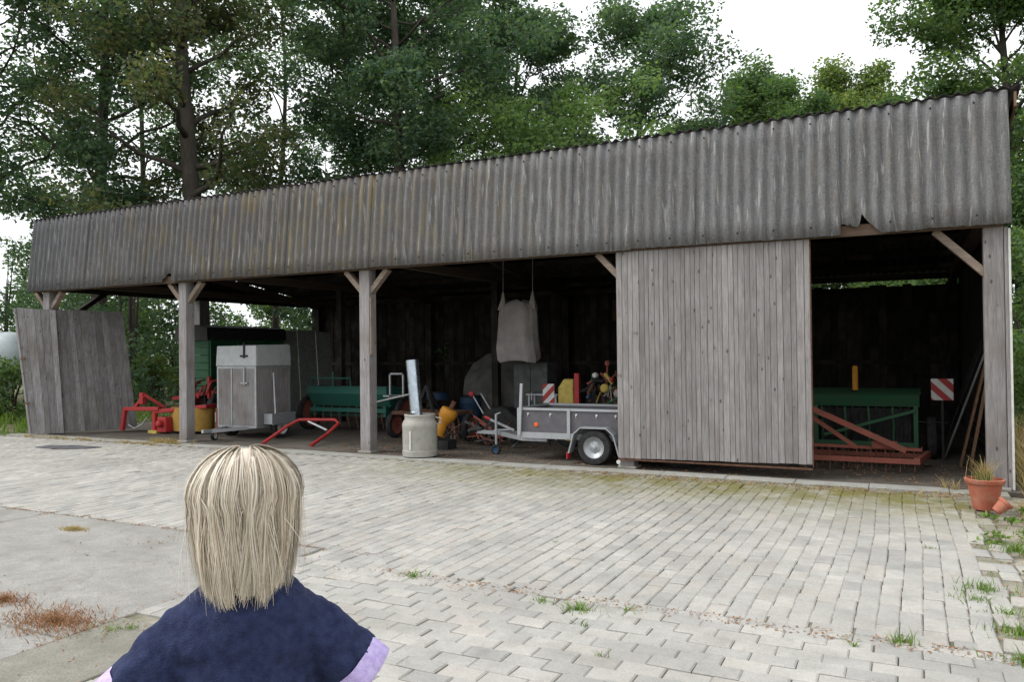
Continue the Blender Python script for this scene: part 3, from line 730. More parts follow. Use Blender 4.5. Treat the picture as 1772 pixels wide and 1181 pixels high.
part('name_plate', MB().box(wx1+.001, wx1+.012, wy0+.55, wy0+1.15, 2.08, 2.16), M['yellow'], Wg)
for yy in (wy0+.5, wy1-.5):
    for xx in (wx0+.1, wx1-.1): add_wheel(Wg, (xx, yy, .45), (1, 0, 0), .43, .22, M['old_red'], nuts=False)
part('chassis', MB().box(wx0+.3, wx1-.3, wy0, wy1, .75, .94).bar((wx0+.1, wy0+.5, .45), (wx1-.1, wy0+.5, .45), .09).bar((wx0+.1, wy1-.5, .45), (wx1-.1, wy1-.5, .45), .09).box(wx0+.5, wx0+.62, wy0+.45, wy0+.55, .45, .8).box(wx0+.5, wx0+.62, wy1-.55, wy1-.45, .45, .8), M['black'], Wg)
def leaning(name, b, dx, dy, h, th, m, label, cat):
    mb = MB().hexa([(b[0], b[1], b[2]), (b[0]+dx, b[1]+dy, b[2]), (b[0]+dx, b[1]+dy+th, b[2]), (b[0], b[1]+th, b[2])], [(b[0], b[1]+.12, b[2]+h), (b[0]+dx, b[1]+dy+.12, b[2]+h), (b[0]+dx, b[1]+dy+th+.12, b[2]+h), (b[0], b[1]+th+.12, b[2]+h)])
    return single(name, mb, m, label, cat)
PS = thing('panel_stack', 'pale grey boards stood upright behind the box trailer', 'boards', (-19.6, 8.2, 0))
for k, (ya, yb, zt_) in enumerate(((7.5, 8.2, 2.78), (8.22, 9.1, 2.80), (9.14, 9.9, 2.76))):
    part('board', MB().hexa([(-19.75+.02*k, ya, .02), (-19.72+.02*k, ya, .02), (-19.72+.02*k, yb, .02), (-19.75+.02*k, yb, .02)], [(-19.92+.02*k, ya, zt_), (-19.89+.02*k, ya, zt_), (-19.89+.02*k, yb, zt_), (-19.92+.02*k, yb, zt_)]), M['pale_panel'], PS)
part('bearer', MB().box(-20.10, -19.98, 7.5, 9.8, .02, .12).box(-20.06, -20.0, 7.6, 7.7, .12, 2.6).box(-20.06, -20.0, 9.5, 9.6, .12, 2.6), M['dark_wood'], PS)

# ------------------------------------------------------------------ teal hay machine with red spoked wheels
TM = thing('teal_drill', 'teal green farm machine with dark red wheels beside middle post', 'implement', (-13.6, 3.4, 0))
tx0, tx1 = -14.8, -12.35
part('hopper', MB().loft([[(tx0, 3.0+.10, .66), (tx1, 3.10, .66), (tx1, 3.45, .66), (tx0, 3.45, .66)], [(tx0, 2.9, .98), (tx1, 2.9, .98), (tx1, 3.62, .98), (tx0, 3.62, .98)], [(tx0, 2.9, 1.12), (tx1, 2.9, 1.12), (tx1, 3.62, 1.12), (tx0, 3.62, 1.12)]]), M['teal'], TM)
part('lid', MB().box(tx0-.02, tx1+.02, 2.87, 3.28, 1.125, 1.16), M['teal'], TM)
part('guard_rail', MB().tube([(tx0+.05, 3.0, 1.16), (tx0+.05, 3.0, 1.36), (tx0+1.3, 3.0, 1.36), (tx0+1.3, 3.0, 1.16)], .022, 8).tube([(tx0+.75, 3.0, 1.16), (tx0+.75, 3.0, 1.52)], .022, 8), M['teal'], TM)
part('chassis', MB().box(tx0+.05, tx1-.05, 2.95, 3.02, .52, .62).box(tx0+.05, tx1-.05, 3.5, 3.57, .52, .62).bar((tx0-.3, 3.28, .42), (tx1+.35, 3.28, .42), .07).box(tx0+.1, tx0+.17, 3.0, 3.55, .42, .68).box(tx1-.17, tx1-.1, 3.0, 3.55, .42, .68), M['teal'], TM)
for k in range(9): part('seed_tube', MB().tube([(tx0+.15+k*.26, 3.05, .66), (tx0+.17+k*.26, 2.98, .4), (tx0+.15+k*.26, 3.1, .12)], .022, 6), M['rust'], TM)
for xx in (tx0-.25, tx1+.30): add_wheel(TM, (xx, 3.28, .46), (1, 0, 0), .45, .13, M['old_red'], .8, nuts=False)
part('white_rod', MB().tube([(tx1-.3, 2.75, .78), (tx1+.9, 2.6, 1.02)], .02, 6), M['white'], TM)
part('mesh_crate', MB().box(tx1+.08, tx1+.12, 2.9, 2.94, .95, 1.5).box(tx1+.46, tx1+.5, 2.9, 2.94, .95, 1.5).box(tx1+.08, tx1+.5, 2.9, 2.94, 1.46, 1.50).box(tx1+.08, tx1+.5, 2.9, 2.94, .93, .97).bar((tx1-.1, 2.92, .94), (tx1+.5, 2.92, .94), .04), M['galv'], TM)

# red bent pipe frame lying in front of it
RP = thing('red_pipe_frame', 'bent red tubular drawbar resting on the floor beside box trailer', 'pipe frame', (-13.0, .9, 0))
pp = [G(455, 768, .04), PY(497, 738, .9), PY(518, 727, 1.1), PY(580, 727, 1.3), PY(586, 733, 1.2), PY(566, 752, .95), G(538, 772, .04)]
part('tube', MB().tube(pp, .036, 10), M['red'], RP, smooth=True)
part('cross_bar', MB().tube([PY(534, 730, 1.1), PY(566, 745, 1.0)], .028, 8), M['galv'], RP, smooth=True)

# ------------------------------------------------------------------ milk can with stove pipe
cp = Vector((-9.36, -.20, .022))
mc = thing('milk_can', 'old cream enamel can holding a steel stove pipe', 'can', tuple(cp))
part('body', MB().lathe([(.28, 0), (.33, .02), (.335, .12), (.325, .13), (.33, .56), (.335, .58), (.33, .62), (.31, .67), (.285, .70), (.285, .76), (.295, .78), (.285, .80), (.265, .80), (.265, .72), (.2, .68)], cp, n=32), M['cream'], mc, smooth=True)
part('handle', MB().tube([cp+Vector((.30, .1, .60)), cp+Vector((.40, .12, .64)), cp+Vector((.40, .12, .72)), cp+Vector((.28, .1, .74))], .014, 8), M['cream'], mc, smooth=True)
part('label_plate', MB().box(cp.x-.015, cp.x+.02, cp.y-.342, cp.y-.33, .18, .52), M['white'], mc)
q0 = cp+Vector((-.04, .02, .30)); q1 = cp+Vector((-.20, .05, 1.82))
pipe = MB(); d = (q1-q0)
pipe.tube([q0, q0+d*.33, q0+d*.335, q0+d*.35, q0+d*.355, q1], [.118, .118, .125, .125, .118, .118], 24, cap=False)
pipe.tube([q1, q0+d*.6], [.112, .112], 24, cap=False)
single('stove_pipe', pipe, M['steel_pipe'], 'shiny steel stove pipe standing upright in the cream can', 'pipe', smooth=True)

# orange shaft guard
og = thing('shaft_guard', 'orange plastic shaft guard lying behind the can', 'shaft guard', (-9.4, .9, 0))
e0, e1 = PY(757, 752, .9), PY(778, 712, 1.0); ax = (e1-e0).normalized(); L = (e1-e0).length
part('cone', MB().lathe([(.13, 0), (.12, .04), (.10, L*.45), (.115, L*.55), (.17, L*.72), (.185, L*.9), (.17, L*1.06), (.10, L*1.1)], e0, ax, 24), M['orange'], og, smooth=True)
part('shaft', MB().tube([e0-ax*.18, e0+ax*.02], .045, 10).tube([e1+ax*.05, e1+ax*.22], .05, 10), M['rust'], og, smooth=True)
part('prop', MB().box(e0.x-.2, e0.x+.3, e0.y-.1, e0.y+.25, .012, .20), M['black'], og)

# ------------------------------------------------------------------ hanging sack
HS = thing('hanging_sack', 'pale woven bulk sack hanging from the rafters', 'sack', (-9.3, 4.0, 1.75))
rings = []
for (z, wx_, wy_, ox) in ((1.74, .50, .22, 0), (1.82, .545, .28, 0), (2.1, .53, .30, -.02), (2.45, .50, .27, -.01), (2.8, .49, .24, .0), (3.02, .47, .20, .0), (3.14, .34, .14, .0), (3.19, .12, .05, 0)):
    rings.append([(-9.32+ox+wx_*math.copysign(abs(math.cos(t))**.7, math.cos(t))*(1+.05*math.sin(7*t+z*3)), 4.0+wy_*math.sin(t)*(1+.15*math.sin(9*t+z*2)), z+.03*math.sin(3*t)) for t in [2*math.pi*k/48 for k in range(48)]])
part('sack_body', MB().loft(rings), M['bag'], HS, smooth=True)
for xx in (-9.70, -8.92):
    part('lifting_loop', MB().loft([[(xx-.12, 3.9, 2.98), (xx+.10, 3.9, 2.98), (xx+.10, 4.05, 2.98), (xx-.12, 4.05, 2.98)], [(xx-.05, 3.95, 3.22), (xx+.05, 3.95, 3.22), (xx+.05, 4.0, 3.22), (xx-.05, 4.0, 3.22)], [(xx-.012, 3.97, 3.42), (xx+.012, 3.97, 3.42), (xx+.012, 3.99, 3.42), (xx-.012, 3.99, 3.42)]]).tube([(xx, 3.98, 3.38), (xx, 4.0, 4.72)], .008, 6), M['bag'], HS)

# ------------------------------------------------------------------ machines behind the flat trailer
SP = thing('field_sprayer', 'cluttered sprayer with yellow tank and red fittings behind flat trailer', 'sprayer', (-6.9, 2.6, 0))
part('yellow_tank', MB().loft([[(-7.62+s, 2.35, .5), (-7.24+s, 2.35, .5), (-7.24+s, 2.75, .5), (-7.62+s, 2.75, .5)] for s in (0,)]+[[(-7.60, 2.33, 1.22), (-7.26, 2.33, 1.22), (-7.26, 2.77, 1.22), (-7.60, 2.77, 1.22)], [(-7.5, 2.4, 1.40), (-7.28, 2.4, 1.40), (-7.28, 2.7, 1.40), (-7.5, 2.7, 1.40)]]), M['yellow'], SP, bevel=.03)
part('red_column', MB().box(-7.22, -7.12, 2.3, 2.4, .3, 1.52), M['red'], SP)
part('motor_block', MB().box(-7.05, -6.2, 2.5, 3.1, .45, 1.05).lathe([(.16, 0), (.16, .35)], (-6.6, 2.8, 1.05), (0, 0, 1), 14), M['black'], SP, bevel=.03)
part('chassis', MB().box(-7.7, -5.9, 2.4, 2.5, .35, .45).box(-7.7, -5.9, 3.0, 3.1, .35, .45), M['black'], SP)
for xx in (-7.3, -6.3): add_wheel(SP, (xx, 3.25, .35), (0, 1, 0), .34, .16, M['yellow'], nuts=False)
for xx in (-7.3, -6.3): add_wheel(SP, (xx, 2.25, .35), (0, 1, 0), .34, .16, M['yellow'], nuts=False)
rs = random.Random(21)
for k in range(54):
    a = Vector((rs.uniform(-7.0, -6.05), rs.uniform(2.3, 2.7), rs.uniform(.75, 1.4)))
    b = a+Vector((rs.uniform(-.3, .3), rs.uniform(-.1, .1), rs.uniform(-.25, .35)))
    c = b+Vector((rs.uniform(-.2, .2), 0, rs.uniform(-.3, .15)))
    part('hose', MB().tube([a, b, c], rs.choice([.015, .025, .035]), 6), M[rs.choice(['yellow', 'cream', 'black', 'black', 'old_red', 'green', 'rust', 'rust'])], SP)
for (xx, zz, rr, mm) in ((-6.55, 1.22, .09, 'yellow'), (-6.28, 1.12, .08, 'cream'), (-6.4, 1.40, .05, 'red'), (-6.75, 1.48, .06, 'white'), (-6.15, 1.36, .05, 'old_red'), (-6.9, 1.04, .05, 'blue')):
    part('cap', MB().lathe([(rr, 0), (rr, .06), (rr*.6, .09)], (xx, 2.32, zz), (0, -1, 0), 14), M[mm], SP, smooth=True)
part('lamp_post', MB().tube([(-6.62, 2.6, 1.0), (-6.6, 2.6, 1.72)], .018, 8).lathe([(.05, 0), (.05, .08), (.02, .10)], (-6.6, 2.6, 1.68), n=12), M['old_red'], SP)

def warning_board(name, x0, x1, z0, z1, y, label, flip=False, notch=False):
    t = thing(name, label, 'warning board', ((x0+x1)/2, y, 0), 'striped warning boards')
    pl = part('plate', MB().box(x0, x1, y, y+.012, z0, z1), M['white'], t)
    n = 3; w_, h_ = x1-x0, z1-z0
    st = MB()
    def clip(poly):
        for ax, lim, sg in ((0, x0, 1), (0, x1, -1), (1, z0, 1), (1, z1, -1)):
            outp = []
            for i in range(len(poly)):
                a, b = poly[i-1], poly[i]; ia, ib = sg*(a[ax]-lim) >= 0, sg*(b[ax]-lim) >= 0
                if ia != ib:
                    u = (lim-a[ax])/(b[ax]-a[ax]); outp.append((a[0]+(b[0]-a[0])*u, a[1]+(b[1]-a[1])*u))
                if ib: outp.append(b)
            poly = outp
            if not poly: return []
        return poly
    sw = (w_+h_)/5.0
    for k in range(-1, 4):
        c = k*2*sw-h_*.0
        q = [(x0+c, z0), (x0+c+sw, z0), (x0+c+sw-(h_ if not flip else -h_), z1), (x0+c-(h_ if not flip else -h_), z1)]
        if flip: q = [(a-h_, b) for a, b in q]
        else: q = [(a+h_*.5, b) for a, b in q]
        q = clip(q)
        if len(q) > 2: st.add([(a, y-.003, b) for a, b in q], [tuple(range(len(q)))])
    part('red_stripes', st, M['red'], pl)
    part('holder', MB().box((x0+x1)/2-.02, (x0+x1)/2+.02, y+.014, y+.04, .02, z1-.05), M['black'], t)
    return t
warning_board('warning_board', -7.92, -7.66, .90, 1.30, 2.28, 'red and white striped board beside the yellow tank', flip=True)
warning_board('warning_board', -.72, -.38, 1.06, 1.43, 2.75, 'red and white striped board right of the green seed drill')

# cabinets, barrels, tarp-covered heap further back
Cb = thing('metal_cabinet', 'dark grey metal cabinet under the hanging sack', 'cabinet', (-9.2, 4.6, 0))
part('carcass', MB().box(-9.65, -8.75, 4.4, 4.95, .01, 1.72), M['grey_metal'], Cb, bevel=.01)
for k in range(2): part('cabinet_door', MB().box(-9.63+k*.445, -9.20+k*.445, 4.372, 4.396, .06, 1.68), M['grey_metal'], Cb)
part('handle', MB().box(-9.17, -9.14, 4.35, 4.37, .8, 1.0), M['galv'], Cb)
for i, (bx_, by_, hh, lab) in enumerate(((-12.35, 5.2, .92, 'blue plastic barrel on the left of a pair in the dark'), (-11.5, 5.5, .80, 'blue plastic barrel on the right of a pair in the dark'))):
    o = thing('barrel', lab, 'barrel', (bx_, by_, 0), 'blue barrels')
    part('body', MB().lathe([(.26, .012), (.28, .05), (.285, .3), (.295, .32), (.285, .34), (.285, .6), (.295, .62), (.285, .64), (.28, hh-.06), (.25, hh)], (bx_, by_, 0), n=24), M['blue'], o, smooth=True)
    part('lid', MB().lathe([(.265, hh-.02), (.265, hh+.02), (.2, hh+.025)], (bx_, by_, 0), n=24), M['black'], o, smooth=True)
hp = thing('covered_machine', 'low machine under a grey tarpaulin behind the trailer drawbar', 'covered machine', (-11.0, 6.4, 0))
rings = []
for z, s in ((.3, 1.0), (.9, .96), (1.25, .9), (1.55, .72), (1.75, .4), (1.8, .1)):
    rings.append([(-11.0+1.35*s*math.cos(t)*(1+.10*math.sin(3*t+z)), 6.4+.7*s*math.sin(t)*(1+.1*math.sin(5*t)), z*(1+.10*math.cos(t*2+.6))) for t in [2*math.pi*k/40 for k in range(40)]])
part('tarpaulin', MB().loft(rings), M['tarp'], hp, smooth=True)
part('skid', MB().box(-12.0, -10.0, 5.9, 6.0, .01, .35).box(-12.0, -10.0, 6.8, 6.9, .01, .35), M['black'], hp)
pw = thing('pressure_washer', 'small dark cart with red knob beside the trailer drawbar', 'cart', (-9.1, 2.6, 0))
part('body', MB().loft([[(-9.5, 2.4, .25), (-8.5, 2.4, .25), (-8.5, 3.0, .25), (-9.5, 3.0, .25)], [(-9.45, 2.4, .62), (-8.6, 2.4, .55), (-8.6, 3.0, .55), (-9.45, 3.0, .62)], [(-9.2, 2.5, .78), (-8.9, 2.5, .76), (-8.9, 2.9, .76), (-9.2, 2.9, .78)]]), M['black'], pw, bevel=.04)
for xx in (-9.3, -8.7): add_wheel(pw, (xx, 2.34, .15), (0, 1, 0), .14, .07, M['grey_metal'], nuts=False); add_wheel(pw, (xx, 3.06, .15), (0, 1, 0), .14, .07, M['grey_metal'], nuts=False)
part('handle', MB().tube([(-9.45, 2.5, .6), (-9.75, 2.5, 1.05), (-9.75, 2.9, 1.05), (-9.45, 2.9, .6)], .018, 8), M['galv'], pw)
part('knob', MB().lathe([(.06, 0), (.06, .05), (.02, .07)], (-9.75, 2.5, 1.05), (0, -1, 0), 12), M['red'], pw)
rk = thing('storage_rack', 'low galvanised rack standing behind the trailer pole', 'rack', (-8.0, 3.2, 0))
for xx in (-8.7, -8.05):
    for yy in (3.2, 3.5): part('leg', MB().box(xx, xx+.04, yy, yy+.04, .01, 1.0), M['galv'], rk)
part('top', MB().box(-8.74, -7.97, 3.17, 3.57, 1.0, 1.03), M['galv'], rk)
cu = thing('cultivator', 'dark rusty cultivator with curved tines behind the cream can', 'implement', (-10.6, 2.4, 0))
part('frame', MB().bar((-11.6, 2.1, .62), (-9.9, 2.1, .62), .08, .08).bar((-11.6, 2.8, .62), (-9.9, 2.8, .62), .08, .08).bar((-11.5, 2.1, .62), (-11.5, 2.8, .62), .07).bar((-10.0, 2.1, .62), (-10.0, 2.8, .62), .07), M['rust'], cu)
part('mast', MB().bar((-11.0, 2.1, .62), (-10.75, 2.2, 1.25), .06).bar((-10.5, 2.1, .62), (-10.75, 2.2, 1.25), .06).bar((-10.75, 2.2, 1.25), (-10.75, 2.8, .62), .05), M['black'], cu)
for k in range(8):
    xx = -11.5+k*.22; yy = 2.1 if k % 2 else 2.8
    part('tine', MB().tube([(xx, yy, .62), (xx, yy+.16, .5), (xx, yy+.2, .3), (xx, yy+.05, .1), (xx, yy-.12, .02)], .02, 6), M['rust'] if k % 3 else M['black'], cu)
for xx in (-11.75, -9.75): add_wheel(cu, (xx, 2.4, .32), (1, 0, 0), .31, .13, M['old_red'], .7, nuts=False)
pa = thing('pallet_stack', 'stack of dark wooden pallets behind the cultivator', 'pallets', (-12.2, 4.2, 0))
for j in range(5):
    for k in range(6): part('slat', MB().box(-12.8, -11.7, 3.8+k*.15, 3.92+k*.15, .13+j*.15, .152+j*.15), M['dark_wood'], pa)
    for k in range(3): part('bearer', MB().box(-12.8+k*.5, -12.7+k*.5, 3.8, 4.67, .015+j*.15, .129+j*.15), M['dark_wood'], pa)
hp2 = thing('scrap_heap', 'jumble of dark pipes and bars heaped behind the trailer drawbar', 'scrap', (-9.4, 1.6, 0))
for k in range(34):
    a = Vector((rs.uniform(-10.3, -8.3), rs.uniform(1.55, 2.0), rs.uniform(.02, .25))); b = a+Vector((rs.uniform(-.8, .8), rs.uniform(-.2, .3), rs.uniform(.0, .45)))
    part('bar', MB().tube([a, a.lerp(b, .5)+Vector((0, 0, rs.uniform(-.01, .08))), b], rs.choice([.012, .02, .03]), 6), M[rs.choice(['rust', 'black', 'black', 'grey_metal', 'dark_wood', 'old_red'])], hp2)
single('wall_board', MB().box(-9.2, -8.2, 10.40, 10.445, 2.9, 3.55).box(-9.15, -8.25, 10.385, 10.40, 3.2, 3.25), M['rust'], 'reddish board fixed high on the dark rear wall', 'board')

# ------------------------------------------------------------------ green seed drill and red harrow on the right
SD = thing('seed_drill', 'green seed drill with open frame at the right bay', 'seed drill', (-1.75, 3.0, 0))
part('seed_box', MB().loft([[(-2.66, 2.72, .93), (-.90, 2.72, .93), (-.90, 3.1, .93), (-2.66, 3.1, .93)], [(-2.66, 2.6, 1.16), (-.90, 2.6, 1.16), (-.90, 3.2, 1.16), (-2.66, 3.2, 1.16)]]), M['green'], SD, bevel=.01)
part('lid', MB().hexa([(-2.68, 2.57, 1.163), (-.88, 2.57, 1.163), (-.88, 3.22, 1.163), (-2.68, 3.22, 1.163)], [(-2.68, 2.62, 1.18), (-.88, 2.62, 1.18), (-.88, 3.2, 1.24), (-2.68, 3.2, 1.24)]), M['green'], SD)
for q in (MB().box(-1.0, -.93, 2.55, 2.62, .24, .96), MB().box(-2.62, -2.55, 2.55, 2.62, .24, .96), MB().box(-2.545, -1.005, 2.552, 2.618, .24, .32), MB().bar((-.98, 2.535, .88), (-2.45, 2.535, .42), .06, .05), MB().bar((-2.55, 2.50, .80), (-1.7, 2.50, .50), .05)):
    part('frame_bar', q, M['green'], SD)
part('dark_chassis', MB().box(-2.5, -1.0, 2.8, 3.1, .3, .9), M['black'], SD)
for k in range(12): part('seed_tube', MB().tube([(-2.5+k*.13, 2.68, .93), (-2.48+k*.13, 2.66, .6), (-2.5+k*.13, 2.72, .1)], .02, 6), M['black'] if k % 3 else M['green'], SD)
part('orange_marker', MB().lathe([(.05, 0), (.05, .42), (.03, .44)], (-1.93, 2.75, 1.22), n=12), M['orange'], SD, smooth=True)
for xx in (-2.8, -.72): add_wheel(SD, (xx, 3.0, .38), (1, 0, 0), .37, .15, M['old_red'], .7, nuts=False)
HR = thing('harrow', 'rusty red tined harrow frame in front of the seed drill', 'harrow', (-1.7, 1.1, 0))
part('front_beam', MB().bar((-2.75, 1.0, .20), (-.95, 1.0, .20), .07, .08).bar((-2.75, 1.75, .20), (-.86, 1.75, .20), .07, .07), M['old_red'], HR)
part('side_beam', MB().bar((-.97, .97, .21), (-.80, 1.85, .23), .08, .10), M['old_red'], HR)
part('side_beam', MB().bar((-2.72, .97, .21), (-2.72, 1.85, .22), .08, .09), M['old_red'], HR)
part('draw_arm', MB().bar((-2.78, 1.2, 1.10), (-1.12, 1.2, .34), .05, .09), M['old_red'], HR)
part('draw_arm', MB().bar((-2.78, 1.25, 1.02), (-1.85, 1.4, .34), .05, .07), M['old_red'], HR)
part('top_link', MB().box(-1.62, -1.25, 1.3, 1.38, .35, .47).bar((-2.7, 1.4, .36), (-.9, 1.4, .34), .05), M['old_red'], HR)
for j, yy in enumerate((1.0, 1.4, 1.75)):
    for k in range(9):
        xx = -2.65+k*.205+.06*j
        part('tine', MB().tube([(xx, yy, .36), (xx, yy+.02, .2), (xx+.01, yy+.03, .1), (xx, yy-.06, .02)], .011, 5), M['rust'], HR)

# leaning planks beside the right post
for i, (xa, ya, L_, w_, mm, lab) in enumerate(((-.24, 1.55, 2.3, .22, 'plank_wood', 'long brown plank leaning on the right wall, nearest the post'), (-.34, 2.1, 2.25, .20, 'plank_wood', 'brown plank leaning behind the nearest plank on the right wall'))):
    single('plank', MB().hexa([(xa, ya, .013), (xa+.03, ya, .013), (xa+.03, ya+w_, .013), (xa, ya+w_, .013)], [(.085, ya-1.0, L_), (.115, ya-1.0, L_), (.115, ya-1.0+w_, L_), (.085, ya-1.0+w_, L_)]), M[mm], lab, 'plank', 'planks leaning at the right wall')
single('metal_rod', MB().tube([(-.52, 3.0, .03), (.07, 1.2, 2.15)], .018, 8), M['galv'], 'thin grey metal rod leaning at the right wall', 'rod')
single('dark_sheet', MB().hexa([(-.60, 3.3, .013), (-.58, 3.3, .013), (-.58, 4.1, .013), (-.60, 4.1, .013)], [(.06, 2.4, 2.1), (.08, 2.4, 2.1), (.08, 3.2, 2.1), (.06, 3.2, 2.1)]), M['black'], 'dark sheet leaning on the right wall behind the planks', 'sheet')

# worn tyre and clutter under the sliding door
ty = MB(); ty.lathe([(.20, -.09), (.30, -.10), (.34, -.05), (.34, .05), (.30, .10), (.20, .09)], (-4.55, .55, .113), (0, 0, 1), 28, cap=False)
single('old_tyre', ty, M['rubber'], 'worn tyre lying flat under the sliding door', 'tyre', smooth=True)

# dark plate on the yard at the left
pc = G(120, 776)
pl = [(pc.x-.75, pc.y-.28), (pc.x-.1, pc.y-.30), (pc.x+.55, pc.y-.02), (pc.x+.65, pc.y+.30), (pc.x-.3, pc.y+.28), (pc.x-.8, pc.y+.05)]
single('drain_plate', MB().loft([[(a, b, .003) for a, b in pl], [(a, b, .022) for a, b in pl]]), M['slate'], 'dark flat plate lying on the yard in front of the leaning boards', 'plate')

# ------------------------------------------------------------------ pots
pt = thing('flower_pot', 'large terracotta pot with dry plants at the right corner post', 'flower pot', (-.27, -1.62, 0))
c = Vector((-.27, -1.62, .0))
part('pot_body', MB().lathe([(.125, .005), (.135, .03), (.185, .30), (.19, .31), (.20, .315), (.215, .33), (.222, .375), (.20, .38), (.195, .33), (.17, .31)], c, n=36), M['terracotta'], pt, smooth=True)
part('soil', MB().lathe([(.185, .30), (.18, .335), (.001, .35)], c, n=24, cap=False), M['joint'], pt)
p2 = thing('small_pot', 'small tipped clay pot leaning against the large pot', 'flower pot', (-.13, -1.93, 0))
part('pot_body', MB().lathe([(.05, 0), (.075, .13), (.088, .132), (.09, .165), (.078, .165), (.07, .14), (.045, .02)], (-.19, -1.97, .045), Vector((.62, .15, .62)), n=28), M['terracotta'], p2, smooth=True)

# ------------------------------------------------------------------ gas tank on the left
tk = thing('gas_tank', 'pale silver cylindrical gas tank beyond the left end', 'tank', (-33, 4.6, 0))
part('shell', MB().lathe([(.05, -2.6), (.45, -2.52), (.68, -2.35), (.78, -2.1), (.8, -1.9), (.8, 1.9), (.78, 2.1), (.68, 2.35), (.45, 2.52), (.05, 2.6)], (-33.6, 4.9, 2.15), (.9, .43, 0), 36), M['tank'], tk, smooth=True)
for s in (-1.4, 1.4): part('cradle', MB().box(-33.6+s*.9-.15, -33.6+s*.9+.15, 4.9+s*.43-.5, 4.9+s*.43+.5, -.1, 1.5), M['kerb'], tk)
part('dome', MB().lathe([(.2, 0), (.2, .2), (.1, .28)], (-33.6, 4.9, 2.9), n=18), M['tank'], tk, smooth=True)

# ------------------------------------------------------------------ vegetation
def leaves(centers, size, rg, droop=.0, aspect=.55, tall=0.0):
    n = len(centers); ax = rg.normal(size=(n, 3)); ax[:, 2] = ax[:, 2]*.6-droop+tall
    ax /= np.linalg.norm(ax, axis=1)[:, None]
    nr = rg.normal(size=(n, 3)); nr[:, 2] += .9
    sd = np.cross(ax, nr); sd /= (np.linalg.norm(sd, axis=1)[:, None]+1e-9)
    s = size*(.6+.8*rg.random((n, 1)))
    nn = np.cross(sd, ax)
    p0 = centers; p2 = centers+ax*s; mid = centers+ax*s*.45+nn*s*.08
    V = np.stack([p0, mid+sd*s*aspect*.5, p2, mid-sd*s*aspect*.5], 1).reshape(-1, 3)
    return V
def quad_mesh(name, V):
    n = len(V)//4; me = bpy.data.meshes.new(name)
    me.vertices.add(len(V)); me.vertices.foreach_set('co', V.astype(np.float32).ravel())
    me.loops.add(n*4); me.loops.foreach_set('vertex_index', np.arange(n*4, dtype=np.int32))
    me.polygons.add(n); me.polygons.foreach_set('loop_start', np.arange(0, n*4, 4, dtype=np.int32))
    me.polygons.foreach_set('loop_total', np.full(n, 4, np.int32)); me.update(); me.validate(); return me
def clump_points(cs, rads, per, rg, flat=.65):
    outp = []
    for c, r in zip(cs, rads):
        k = max(8, int(per*(r/.8)**2)); d = rg.normal(size=(k, 3)); d /= np.linalg.norm(d, axis=1)[:, None]
        q = d*(r*(.35+.65*rg.random((k, 1))**.5)); q[:, 2] *= flat
        outp.append(q+np.array(c))
    return np.concatenate(outp)
def tree(name, label, loc, seed, h, cb, rad, r0, leafmat, nl=22, sub=4, per=112, leaf=.195, cr=.96, lean=(0, 0), dense=1.0, group='trees behind the shed', low_limb=False):
    rg = np.random.default_rng(seed); root = thing(name, label, 'tree', loc, group)
    ph = rg.random(4)*6.28
    def tr(t): return Vector((lean[0]*t*t*h+.25*math.sin(t*5+ph[0])*t*2, lean[1]*t*t*h+.25*math.sin(t*4+ph[1])*t*2, t*h*.93))
    def trr(t): return r0*(1-t)**.75+.02+(.25*r0*max(0, 1-t*12))
    mb = MB(); mb.tube([tr(i/14) for i in range(15)], [trr(i/14) for i in range(15)], 9)
    cs, rs = [], []
    for k in range(nl):
        t = cb/h+(0.97-cb/h)*((k+rg.random()*.8)/nl); u = (t-cb/h)/(1-cb/h)
        sh = (.55+.45*math.sin(min(1, u*1.6)*math.pi/2))*(1-.72*max(0, u-.35)/.65)
        L = rad*sh*(.7+.5*rg.random()); az = k*2.4+rg.normal()*.35; el = math.radians(8+45*u+rg.normal()*10)
        p0 = tr(t); d = Vector((math.cos(az)*math.cos(el), math.sin(az)*math.cos(el), math.sin(el)))
        pts = []
        for i in range(6):
            q = i/5; pts.append(p0+d*L*q+Vector((0, 0, .18*L*q*q*(1-u)))+Vector(rg.normal(size=3)*.06*L*q))
        mb.tube(pts, [max(.015, trr(t)*.45*(1-.85*i/5)) for i in range(6)], 6)
        cs.append(pts[-1]); rs.append(cr*(.6+.5*rg.random())); cs.append(pts[4]); rs.append(cr*(.6+.4*rg.random()))
        for j in range(sub):
            q = .3+.65*(j+rg.random())/sub; i0 = min(4, int(q*5)); b = pts[i0].lerp(pts[i0+1], q*5-i0)
            dd = (d+Vector(rg.normal(size=3)*.75)+Vector((0, 0, .1))).normalized(); l2 = L*.36*(.5+.7*rg.random())
            e = b+dd*l2; mb.tube([b, b.lerp(e, .5)+Vector((0, 0, .06*l2)), e], [max(.012, trr(t)*.16), .015, .008], 4, cap=False)
            cs.append(e); rs.append(cr*(.55+.6*rg.random()))
            if rg.random() < .6*dense: cs.append(b.lerp(e, .5)); rs.append(cr*(.45+.4*rg.random()))
    part_mesh = mesh_of(mb, 'trunk'); part_mesh.polygons.foreach_set('use_smooth', [True]*len(part_mesh.polygons))
    link('trunk', part_mesh, M['bark'], root)
    V = leaves(clump_points(cs, rs, per*dense, rg), leaf, rg, .15)
    link('crown', quad_mesh('crown', V), M[leafmat], root)
    return root
